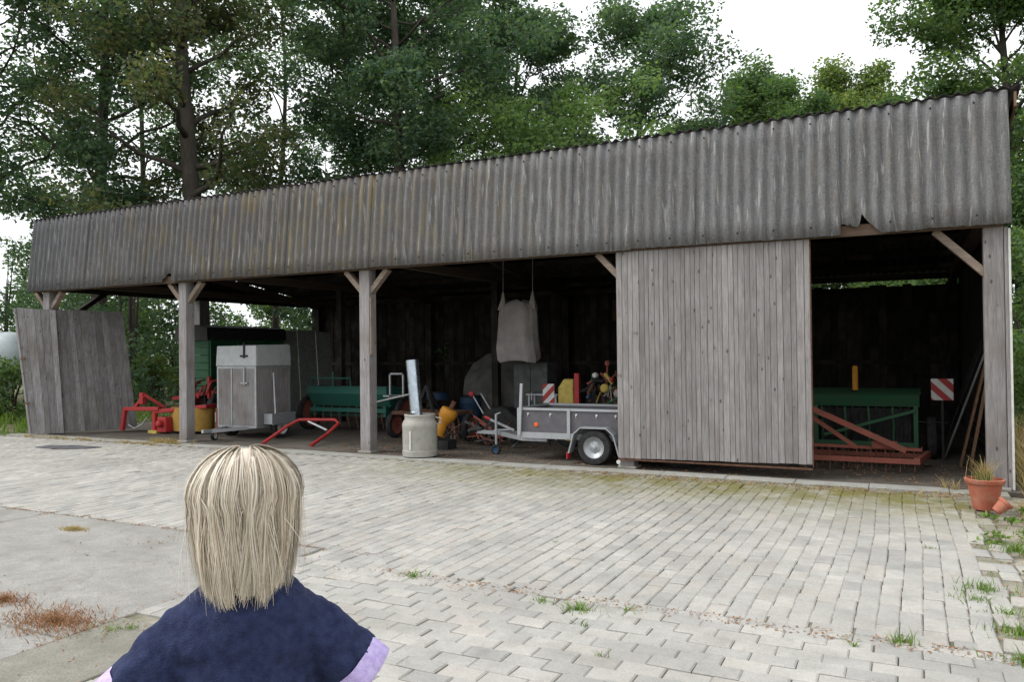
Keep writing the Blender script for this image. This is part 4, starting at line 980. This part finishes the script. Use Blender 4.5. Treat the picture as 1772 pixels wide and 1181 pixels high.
def bush(name, label, loc, seed, h, rad, leafmat, n=60, per=120, leaf=.14, cat='bush', group='bushes around the shed', stems=7, tall=0.0):
    rg = np.random.default_rng(seed); root = thing(name, label, cat, loc, group); mb = MB(); cs, rs = [], []
    for k in range(stems):
        az = k*2.4+rg.random(); e = Vector((math.cos(az)*rad*.6*rg.random(), math.sin(az)*rad*.6*rg.random(), h*(.7+.25*rg.random())))
        mb.tube([(e.x*.1, e.y*.1, -.05), (e.x*.4, e.y*.4, e.z*.5), tuple(e)], [.06, .04, .012], 6)
    for k in range(n):
        z = h*(.04+.92*rg.random()**.85); u = z/h; a = rg.random()*6.28
        R = rad*(math.sqrt(max(0, 1-max(0, (u-.45)/.6)**2)))*(.35+.65*rg.random()**.5)
        cs.append((math.cos(a)*R, math.sin(a)*R, z)); rs.append((.20+.14*rg.random())*rad*(1-.3*u)+.08)
    link('stems', mesh_of(mb, 'stems'), M['bark'], root)
    tot = sum((r/.8)**2 for r in rs); V = leaves(clump_points(cs, rs, (3200*rad+2500)/tot, rg, .85), leaf, rg, .1, tall=tall)
    link('foliage', quad_mesh('foliage', V), M[leafmat], root)
    return root
def gp(x, D, z=-.1): q = PD(x, 620, D); return (q.x, q.y, z)
TR = [('oak_tree', 'tall dark oak with straight trunk at far left of the row', gp(172, 32), 1, 23, 7.0, 6.0, .33, 'leaf_dark', 26, 5, {}),
      ('oak_tree', 'thick-trunked oak with browning leaves behind the second bay', gp(340, 30), 2, 22, 6.0, 5.6, .46, 'leaf_brown', 26, 5, {}),
      ('oak_tree', 'slender oak behind the fascia left of the middle post', gp(622, 34), 3, 21, 7.5, 4.8, .20, 'leaf_dark', 22, 4, {}),
      ('oak_tree', 'oak with bare straight lower trunk behind shed centre', gp(692, 30), 4, 21, 9.8, 4.6, .30, 'leaf_dark', 22, 5, {}),
      ('oak_tree', 'dark oak directly right of the bare-trunked oak', gp(748, 38), 5, 22, 8.5, 5.4, .24, 'leaf_dark', 22, 5, {}),
      ('oak_tree', 'dense dark oak above the light green ash bushes', gp(890, 38), 6, 19, 7.5, 5.2, .22, 'leaf_dark', 24, 5, {'dense': 1.15}),
      ('oak_tree', 'leaning oak whose crown reaches right into open sky', gp(1065, 36), 7, 18, 8.5, 5.4, .18, 'leaf_dark', 22, 5, {'lean': (.08, .02)}),
      ('oak_tree', 'oak cut off by the left picture edge', gp(-20, 31), 8, 20, 8.5, 6.0, .24, 'leaf_dark', 22, 5, {}),
      ('maple_tree', 'dark rounded tree with pointed top right of the sky gap', gp(1335, 40), 9, 16.5, 3, 4.6, .2, 'leaf_mid', 28, 5, {'dense': 1.4}),
      ('maple_tree', 'yellowish green tree above the right half of the fascia', gp(1490, 44), 10, 17.6, 3, 6.0, .2, 'leaf_yellow', 28, 6, {'dense': 1.3}),
      ('maple_tree', 'big mid green tree at the upper right corner', gp(1765, 31), 11, 20, 2.2, 6.0, .28, 'leaf_mid', 34, 6, {'dense': 1.45}),
      ('maple_tree', 'small dark tree between leaning oak and the sky gap', gp(1190, 42), 12, 14.5, 3, 4.2, .18, 'leaf_mid', 22, 5, {'dense': 1.1}),
      ('maple_tree', 'mid green tree behind the fascia left of the yellowish tree', gp(1420, 36), 13, 13.6, 2, 4.2, .16, 'leaf_mid', 24, 5, {'dense': 1.2}),
      ('maple_tree', 'low dark tree in the sky gap left of the rounded tree', gp(1262, 44), 16, 14.2, 3, 4.6, .18, 'leaf_dark', 24, 5, {'dense': 1.2}),
      ('maple_tree', 'mid green tree between the yellowish tree and the corner tree', gp(1590, 40), 17, 14.6, 3, 4.8, .18, 'leaf_mid', 24, 5, {'dense': 1.2}),
      ('oak_tree', 'oak filling the gap between the two leftmost thick trunks', gp(250, 43), 14, 25, 8, 6.0, .2, 'leaf_dark', 13, 4, {}),
      ('oak_tree', 'oak between the browning oak and the slender oak', gp(480, 42), 15, 24, 9, 6.0, .2, 'leaf_dark', 16, 4, {})]
for (nm, lab, loc, sd, h, cb, rad, r0, lm, nl, sub, kw) in TR: tree(nm, lab, loc, sd, h, cb, rad, r0, lm, nl+(6 if nm == 'oak_tree' else 8), sub+(0 if nm == 'oak_tree' else 1), **kw)
BU = [('ash_bush', 'light green ash bush behind the fascia, left of three', gp(835, 30), 21, 12.2, 2.8, 'leaf_light', 84),
      ('ash_bush', 'light green ash bush behind the fascia, middle of three', gp(945, 31), 22, 13.2, 3.0, 'leaf_light', 84),
      ('ash_bush', 'light green ash bush behind the fascia, right of three', gp(1065, 31), 23, 13.4, 3.1, 'leaf_light', 84),
      ('holly_bush', 'dark tall shrub behind the fascia under the slender oak', gp(555, 33), 24, 12.6, 2.9, 'leaf_dark', 64),
      ('holly_bush', 'dark round shrub at the foot of the leftmost oak', gp(225, 31), 25, 11.0, 3.0, 'leaf_dark', 64),
      ('hedge_bush', 'dark bush at the left edge above the gas tank', gp(5, 37), 26, 7.6, 3.0, 'leaf_dark', 60),
      ('hedge_bush', 'low green bush below the gas tank', gp(18, 26), 27, 1.9, 1.3, 'leaf_mid', 50),
      ('hedge_bush', 'green bush seen through the open left end, beside the board wall', gp(215, 40), 28, 6.5, 3.4, 'leaf_mid', 70),
      ('hedge_bush', 'green bush seen through the left bay behind the first post', gp(310, 38), 29, 5.6, 2.6, 'leaf_mid', 60),
      ('elder_bush', 'small yellow green bush glowing in the open left bay', gp(262, 31), 30, 2.0, 1.0, 'leaf_yellow', 46),
      ('hedge_bush', 'bush showing above the green wagon cover', gp(480, 46), 31, 5.2, 3.2, 'leaf_mid', 60),
      ('hedge_bush', 'tall bush right of the shed corner', gp(1800, 24), 32, 5.6, 1.9, 'leaf_mid', 66),
      ('hedge_bush', 'taller green bush behind the right end of the shed', gp(1792, 29), 36, 9.8, 2.7, 'leaf_mid', 70),
      ('hedge_bush', 'green bush low beside the right corner post', gp(1806, 19), 33, 2.6, 1.1, 'leaf_light', 50),
      ('hedge_bush', 'dark bush filling the view beyond the open left gable', gp(140, 44), 34, 7.5, 3.6, 'leaf_dark', 60),
      ('hedge_bush', 'bush outside behind the rear wall at the right bay', gp(1560, 31), 35, 5.2, 3.0, 'leaf_light', 60)]
for (nm, lab, loc, sd, h, rad, lm, n) in BU: bush(nm, lab, loc, sd, h, rad, lm, n, leaf=.10+.016*rad+(.04 if h > 4 else 0))

# blades: weeds, dry grass
def blades(spots, rg, w=.008):
    V = []
    for (x, y, z, r, n, h, sp) in spots:
        for _ in range(n):
            a = rg.random()*6.28; q = r*min(2.0, abs(rg.normal()*.55)); bx_, by_ = x+math.cos(a)*q*sp, y+math.sin(a)*q
            hh = h*(.45+.75*rg.random()); b = rg.random()*6.28; ln = hh*(.2+.6*rg.random())*(2.2 if h < .07 else 1); t = rg.random()*3.14
            wx_, wy_ = math.cos(t)*w, math.sin(t)*w; mx_, my_ = math.cos(b)*ln, math.sin(b)*ln
            V += [(bx_-wx_, by_-wy_, z), (bx_+wx_, by_+wy_, z), (bx_+mx_*.4+wx_*.7, by_+my_*.4+wy_*.7, z+hh*.6), (bx_+mx_*.4-wx_*.7, by_+my_*.4-wy_*.7, z+hh*.6)]
            V += [(bx_+mx_*.4-wx_*.7, by_+my_*.4-wy_*.7, z+hh*.6), (bx_+mx_*.4+wx_*.7, by_+my_*.4+wy_*.7, z+hh*.6), (bx_+mx_+wx_*.1, by_+my_+wy_*.1, z+hh), (bx_+mx_-wx_*.1, by_+my_-wy_*.1, z+hh)]
    return np.array(V)
rg = np.random.default_rng(77)
def stuff(name, V, m, label):
    o = link(name, quad_mesh(name, V), m); o['kind'] = 'stuff'; o['label'] = label; return o
sp = []
for (x, y, r, n, h) in ((716, 1000, .10, 60, .06), (940, 1042, .07, 40, .05), (1000, 1056, .11, 90, .06), (1012, 1083, .05, 20, .04), (1085, 1056, .08, 25, .04), (1560, 1113, .09, 70, .07), (1480, 1120, .03, 12, .05),
                        (1700, 1022, .16, 120, .08), (1690, 1040, .12, 60, .06), (1757, 955, .2, 160, .09), (1765, 1100, .14, 120, .08), (1770, 1150, .12, 80, .08), (1745, 1065, .10, 60, .06), (1610, 950, .05, 14, .04), (190, 1093, .10, 50, .04), (225, 1090, .07, 40, .04), (150, 962, .03, 8, .03), (960, 940, .03, 8, .03), (1040, 1136, .04, 12, .04)):
    q = G(x, y); sp.append((q.x, q.y, -.005, r, n, h, 1.6))
for k in range(70):
    sp.append((-.5+.55*rg.random(), -8+7*rg.random(), -.06, .10, 10, .07, 1))
stuff('joint_weeds', blades(sp, rg, .004), M['grass'], 'small green weeds growing in the paving joints')
sp = []
for k in range(260):
    sp.append((.35+2.2*rg.random(), -2.2+9*rg.random(), -.1, .2, 16, .75, 1))
for k in range(160): sp.append((.15+1.2*rg.random()**1.5, -6+5.0*rg.random(), -.1, .16, 12, .16, 1))
stuff('dry_grass', blades(sp, rg, .006), M['straw'], 'tall straw-coloured grass beside the right corner of the shed')
sp = []
for k in range(70): sp.append((-20.9+5.0*rg.random(), -.72+.14*rg.random(), -.02, .08, 12, .09, 2))
for k in range(30): sp.append((-16.0+.5*rg.normal()*.6, -.55+.12*rg.random(), 0, .09, 16, .14, 1))
for k in range(40): sp.append((-5.6+5.6*rg.random(), -.70+.06*rg.random(), -.01, .06, 7, .05, 2))
for k in range(5): sp.append((-.75+.5*rg.random(), -.45+.3*rg.random(), 0, .08, 10, .16, 1))
stuff('edge_straw', blades(sp, rg, .005), M['straw'], 'dry straw and grass along the edge strip of the shed')
sp = []
for k in range(500): sp.append((-34+12.5*rg.random(), -3+9*rg.random(), -.1, .3, 9, .35, 1))
stuff('meadow_grass', blades(sp, rg, .012), M['grass'], 'green grass left of the shed under the gas tank')
sp = []
for k in range(60): sp.append((-6.46+.02*rg.normal(), -12+5.4*rg.random(), -.02, .05, 10, .03, 1))
for k in range(110): sp.append((-12.5+7*rg.random(), -6.42+.03*rg.normal(), -.02, .06, 9, .035, 2))
for k in range(26): sp.append((-10.9+.03*rg.normal(), -9.5+3*rg.random(), -.02, .06, 9, .035, 1))
for k in range(40): sp.append((-8.5+4.6*rg.random(), -7.0+.10*rg.normal(), -.01, .05, 5, .03, 2))
stuff('joint_straw', blades(sp, rg, .004), M['brown_weed'], 'brown dead weeds in the joints of the concrete slabs')
def flakes(n, xr, yr, z, size, rg_):
    c = np.stack([xr[0]+(xr[1]-xr[0])*rg_.random(n), yr[0]+(yr[1]-yr[0])*rg_.random(n)**1.0, np.full(n, z)+.004*rg_.random(n)], 1)
    V = leaves(c, size, rg_, 0); V[:, 2] = np.clip(V[:, 2], z, z+.012); return V
V = np.concatenate([flakes(1500, (-6.2, .0), (-1.05, -.5), .006, .035, rg), flakes(700, (-20, -6), (-.9, -.55), .006, .03, rg), flakes(2200, (-12, .0), (-.28, 2.2), .016, .05, rg), flakes(500, (-5.5, -.3), (-6.99, -6.8), .004, .03, rg), flakes(900, (-.7, .3), (-8, -1), -.012, .035, rg), flakes(260, (-9, -5.6), (-11, -6.6), .006, .025, rg)])
stuff('leaf_litter', V, M['brown_weed'], 'dry leaves and chaff scattered along the foot of the shed')
c_ = []
for k in range(14):
    bx_, by_ = -.45+.75*rg.random(), -8.2+6.8*rg.random()
    c_.append(np.array((bx_, by_, .0))+np.abs(rg.normal(size=(34, 3)))*np.array((.05, .05, .035))*rg.choice([-1, 1], size=(34, 3))*np.array((1, 1, 0))+np.array((0, 0, .02))*rg.random((34, 1)))
stuff('verge_weeds', leaves(np.concatenate(c_), .055, rg, -.3), M['grass'], 'broad-leaved green weeds on the sandy verge at the right')
def tuft(name, label, c, rx, n, h, m, group=None, w=.004):
    V = blades([(c[0], c[1], c[2]-.005, rx, n, h, 1.9)], rg, w); V = V-np.array(c); me = quad_mesh(name, V)
    o = link(name, me, m, None, c); o['label'] = label; o['category'] = 'weed'
    if group: o['group'] = group
    return o
tuft('withered_weed', 'long reddish brown withered weed clump on the concrete at left', tuple(G(95, 1076)), .30, 1500, .045, M['brown_weed'], 'withered weeds')
tuft('withered_weed', 'reddish brown withered weed clump cut by the left picture edge', tuple(G(8, 1040)), .17, 450, .05, M['brown_weed'], 'withered weeds')
tuft('withered_weed', 'small tan withered weed beside the pale patch on the concrete', tuple(G(128, 917)), .09, 600, .035, M['straw'], 'withered weeds')
pp_ = thing('pot_plant', 'dry stalks and green leaves growing in the large terracotta pot', 'plant', (-.27, -1.62, .34))
for nm, nn, hh, rr, mm, ww in (('stalks', 150, .27, .13, 'straw', .003), ('leaves', 130, .13, .08, 'grass', .006)):
    o = link(nm, quad_mesh(nm, blades([(0, 0, -.005, rr, nn, hh, 1.0)], rg, ww)), M[mm], pp_); o['kind'] = 'stuff'
# ------------------------------------------------------------------ the person in the foreground, seen from behind
M['skin'] = m_plain('skin', (.50, .27, .19), (.56, .32, .235), 14, .5, .15, 120)
M['navy'] = m_plain('navy_cotton', (.013, .019, .058), (.026, .036, .095), 45, .9, .7, 260)
M['lavender'] = m_plain('lavender_trim', (.42, .33, .62), (.55, .46, .74), 60, .85, .4, 200)
M['jeans'] = m_plain('denim', (.03, .05, .11), (.05, .075, .15), 30, .9, .3, 300)
M['eye'] = m_plain('eye_white', (.7, .7, .7), (.75, .75, .75), 5, .3, 0)
s = NT('blond_hair'); s.done(s.mix(1.0, s.ramp(s.island(), [(0, (.40, .31, .21)), (.35, (.62, .53, .41)), (1, (.80, .73, .62))]), s.ramp(s.noise(s.pos(), 9, 3), [(.3, (.8, .8, .8)), (.7, (1.05, 1.05, 1.05))]), 'MULTIPLY'), .42, 0, .5); M['hair'] = s.m
hp_ = PD(425, 765, 1.9); hd = ray(425, 765); yaw_p = math.atan2(-hd.x, hd.y)
PN = thing('person', 'person with blond hair in navy top with lavender sleeve trim, seen from behind', 'person', (hp_.x, hp_.y, 0))
PN.rotation_euler = (0, 0, yaw_p)
def local(name, mb, m, parent, smooth=True):
    me = mesh_of(mb, name)
    if smooth: me.polygons.foreach_set('use_smooth', [True]*len(me.polygons))
    return link(name, me, m, parent)
def ell(mb, c, r, n=20, k=12):
    rings = []
    for i in range(1, k):
        ph = math.pi*i/k; rings.append([(c[0]+r[0]*math.sin(ph)*math.cos(2*math.pi*j/n), c[1]+r[1]*math.sin(ph)*math.sin(2*math.pi*j/n), c[2]-r[2]*math.cos(ph)) for j in range(n)])
    return mb.loft(rings)
def ring(cx, cy, z, rx, ry, n=36, wob=0, ph=0): return [(cx+rx*math.cos(2*math.pi*j/n)*(1+wob*math.sin(6*math.pi*2*j/n/2+ph)), cy+ry*math.sin(2*math.pi*j/n)*(1+wob*math.cos(5*2*math.pi*j/n+ph)), z) for j in range(n)]
bd = MB()
ell(bd, (0, 0, 1.655), (.077, .095, .105)); ell(bd, (0, .03, 1.60), (.058, .068, .075)); ell(bd, (0, .10, 1.635), (.013, .022, .026)); ell(bd, (0, .088, 1.588), (.026, .012, .010))
for s_ in (-1, 1): ell(bd, (s_*.079, 0, 1.64), (.012, .02, .032)); ell(bd, (s_*.03, .082, 1.685), (.024, .014, .010))
bd.tube([(0, -.01, 1.62), (0, -.012, 1.50), (0, -.012, 1.38)], [.052, .054, .07], 16)
bd.loft([ring(0, 0, .86, .165, .11), ring(0, 0, 1.0, .145, .10), ring(0, 0, 1.18, .155, .105), ring(0, 0, 1.30, .15, .10), ring(0, 0, 1.38, .11, .07), ring(0, 0, 1.43, .06, .055)])
for s_ in (-1, 1):
    bd.tube([(s_*.13, 0, 1.35), (s_*.185, 0, 1.30), (s_*.262, -.01, 1.14), (s_*.268, 0, 1.08), (s_*.28, .05, .90), (s_*.282, .065, .84)], [.040, .042, .041, .039, .030, .025], 14)
    ell(bd, (s_*.284, .08, .79), (.018, .042, .05), 14, 8)
    for q, (dy, L_) in enumerate(((.036, .070), (.012, .082), (-.012, .078), (-.034, .062))):
        a = Vector((s_*.284, .08+dy, .755)); bd.tube([a, a+Vector((-s_*.006, .004, -L_*.5)), a+Vector((-s_*.022, .006, -L_))], [.0095, .009, .0075], 8)
    bd.tube([(s_*.278, .115, .815), (s_*.268, .135, .785), (s_*.262, .138, .755)], [.012, .011, .009], 8)
    bd.tube([(s_*.085, 0, .92), (s_*.095, .005, .70), (s_*.10, .012, .50), (s_*.102, -.01, .32), (s_*.104, -.01, .08)], [.092, .075, .054, .052, .036], 14)
    ell(bd, (s_*.108, .045, .045), (.042, .115, .036), 14, 8)
body = local('body', bd, M['skin'], PN)
rm_ = body.modifiers.new('remesh', 'REMESH'); rm_.mode = 'VOXEL'; rm_.voxel_size = .0075; rm_.use_smooth_shade = True
sm_ = body.modifiers.new('smooth', 'SMOOTH'); sm_.iterations = 4; sm_.factor = .5
for s_ in (-1, 1): local('eye', ell(MB(), (s_*.031, .083, 1.662), (.011, .010, .008), 12, 8), M['eye'], PN)
rg2 = np.random.default_rng(5)
sh_rings = [ring(0, 0, .84, .205, .15, 48, .02), ring(0, 0, .98, .185, .135, 48, .018, 1), ring(0, 0, 1.12, .168, .130, 48, .012, 2), ring(0, 0, 1.26, .165, .130, 48, .008, 3), ring(0, -.005, 1.335, .178, .122, 48), ring(0, -.008, 1.395, .168, .104, 48), ring(0, -.01, 1.432, .125, .086, 48), ring(0, -.01, 1.455, .085, .076, 48), ring(0, -.01, 1.468, .074, .068, 48)]
tm_ = MB().loft(sh_rings)
def sleeve_ring(sg, t, r_, n=40):
    a0, a1 = Vector((.105*sg, -.004, 1.372)), Vector((.250*sg, -.008, 1.215)); axs = (a1-a0).normalized(); cc = a0.lerp(a1, t)
    r0_ = axs.cross(Vector((0, 1, 0))).normalized(); u0_ = axs.cross(r0_)
    return [cc+(r0_*math.cos(a)+u0_*math.sin(a)*.95)*r_*(1+.045*t*math.sin(4*a+sg)+.02*t*math.sin(9*a)) for a in [2*math.pi*j/n for j in range(n)]]
for sg in (-1, 1): tm_.loft([sleeve_ring(sg, t, r_) for t, r_ in ((0, .058), (.15, .066), (.45, .072), (.8, .075), (.98, .0765))])
top = local('top', tm_, M['navy'], PN)
q = top.modifiers.new('remesh', 'REMESH'); q.mode = 'VOXEL'; q.voxel_size = .006; q.use_smooth_shade = True
q = top.modifiers.new('smooth', 'SMOOTH'); q.iterations = 6; q.factor = .5
tx_ = bpy.data.textures.new('fold_noise', 'CLOUDS'); tx_.noise_scale = .06
q = top.modifiers.new('folds', 'DISPLACE'); q.texture = tx_; q.strength = .022; q.mid_level = .55
ty_ = bpy.data.textures.new('crease_noise', 'WOOD'); ty_.wood_type = 'BANDNOISE'; ty_.noise_scale = .12; ty_.turbulence = 9
q = top.modifiers.new('creases', 'DISPLACE'); q.texture = ty_; q.strength = .006; q.mid_level = .5
local('collar', MB().loft([ring(0, -.012, 1.455, .083, .076, 48), ring(0, -.012, 1.475, .076, .070, 48), ring(0, -.012, 1.477, .070, .064, 48), ring(0, -.012, 1.455, .074, .067, 48)], cap=False), M['lavender'], PN)
for sg in (-1, 1):
    hm = local('hem', MB().loft([sleeve_ring(sg, t, r_+.0025) for t, r_ in ((.93, .0745), (.98, .0765), (1.10, .079), (1.18, .0795), (1.19, .076), (1.10, .073), (.95, .070))], cap=False), M['lavender'], PN)
local('trousers', MB().loft([ring(0, 0, .96, .168, .122), ring(0, 0, .86, .185, .132), ring(0, 0, .79, .185, .125)]).loft([ring(-.095, 0, .84, .095, .115), ring(-.10, .005, .5, .078, .085), ring(-.104, -.01, .07, .07, .08)]).loft([ring(.095, 0, .84, .095, .115), ring(.10, .005, .5, .078, .085), ring(.104, -.01, .07, .07, .08)]), M['jeans'], PN)
for s_ in (-1, 1): local('shoe', ell(MB(), (s_*.108, .045, .048), (.05, .13, .046), 20, 10).box(s_*.108-.048, s_*.108+.048, -.08, .17, .0, .022), M['black'], PN)
# hair: a cap with thousands of strand ribbons, shoulder length
hcap = ell(MB(), (0, -.018, 1.662), (.094, .102, .106), 28, 14)
hair = local('hair', hcap, M['hair'], PN)
V = []
C_ = np.array((0, -.012, 1.652))
locks = []
for k in range(300):
    th = rg2.random()*2*math.pi
    if math.sin(th) > .8: continue
    locks.append((th, .04+1.25*rg2.random()**1.1, rg2.random(), rg2.normal()*.22, rg2.random()*6.28, .003+.009*rg2.random(), rg2.random(), rg2.normal()))
for k in range(17000):
    lk = locks[int(rg2.random()*len(locks))]; fly = rg2.random() < .03
    th = lk[0]+rg2.normal()*.035; fwd = math.sin(th)
    lay = min(1.25, max(0, lk[2]+rg2.normal()*.13+(.22 if fly else 0))); R_ = np.array((.094, .104, .103))+.034*lay*np.array((1, .9, .5))
    ph0 = max(.03, lk[1]+rg2.normal()*.10); zend = 1.400+.085*lk[6]+.02*rg2.random()+.045*(1-min(lay, 1))+.10*max(0, fwd)
    pts = []; w0 = .0006+.0007*rg2.random(); j1 = lk[7]*.12+rg2.normal()*.05+(rg2.normal()*.25 if fly else 0); swirl = lk[3]+rg2.normal()*.03; pz_ = lk[4]; am_ = lk[5]
    side_ = 1 if math.cos(th) >= 0 else -1
    for i in range(13):
        u = i/12; ph = ph0+(1.62-ph0)*min(1, u/.55); t2 = th+swirl*u
        q = C_+R_*np.array((math.sin(ph)*math.cos(t2), math.sin(ph)*math.sin(t2), math.cos(ph)))
        if ph0 < .7: q[0] += side_*.010*(1-u); q[2] -= .006*max(0, 1-abs(q[0])/.02)
        if u > .55:
            v = (u-.55)/.45; b = C_+R_*np.array((math.sin(1.62)*math.cos(t2), math.sin(1.62)*math.sin(t2), math.cos(1.62)))
            q = b+np.array((-math.cos(t2)*.040*v*v+j1*.10*v, -math.sin(t2)*.012*v, 0)); q[2] = b[2]+(zend-b[2])*v
        q = q+np.array((math.cos(t2+1.57), math.sin(t2+1.57), 0))*am_*math.sin(u*8+pz_)*u
        pts.append(q)
    pts = np.array(pts); tg = np.gradient(pts, axis=0); rad_ = pts-C_; rad_[:, 2] *= .25
    sd_ = np.cross(tg, rad_); sd_ /= np.linalg.norm(sd_, axis=1)[:, None]+1e-9
    wv = (w0*(1-.75*np.linspace(0, 1, 13)**3))[:, None]
    a, b = pts-sd_*wv, pts+sd_*wv
    V.append((a, b))
vv = []; ff = []
for a, b in V:
    o = len(vv)
    for i in range(13): vv.append(tuple(a[i])); vv.append(tuple(b[i]))
    for i in range(12): ff.append((o+2*i, o+2*i+1, o+2*i+3, o+2*i+2))
st_ = MB(); st_.v = vv; st_.f = ff
so_ = local('strands', st_, M['hair'], hair); so_['kind'] = 'stuff'
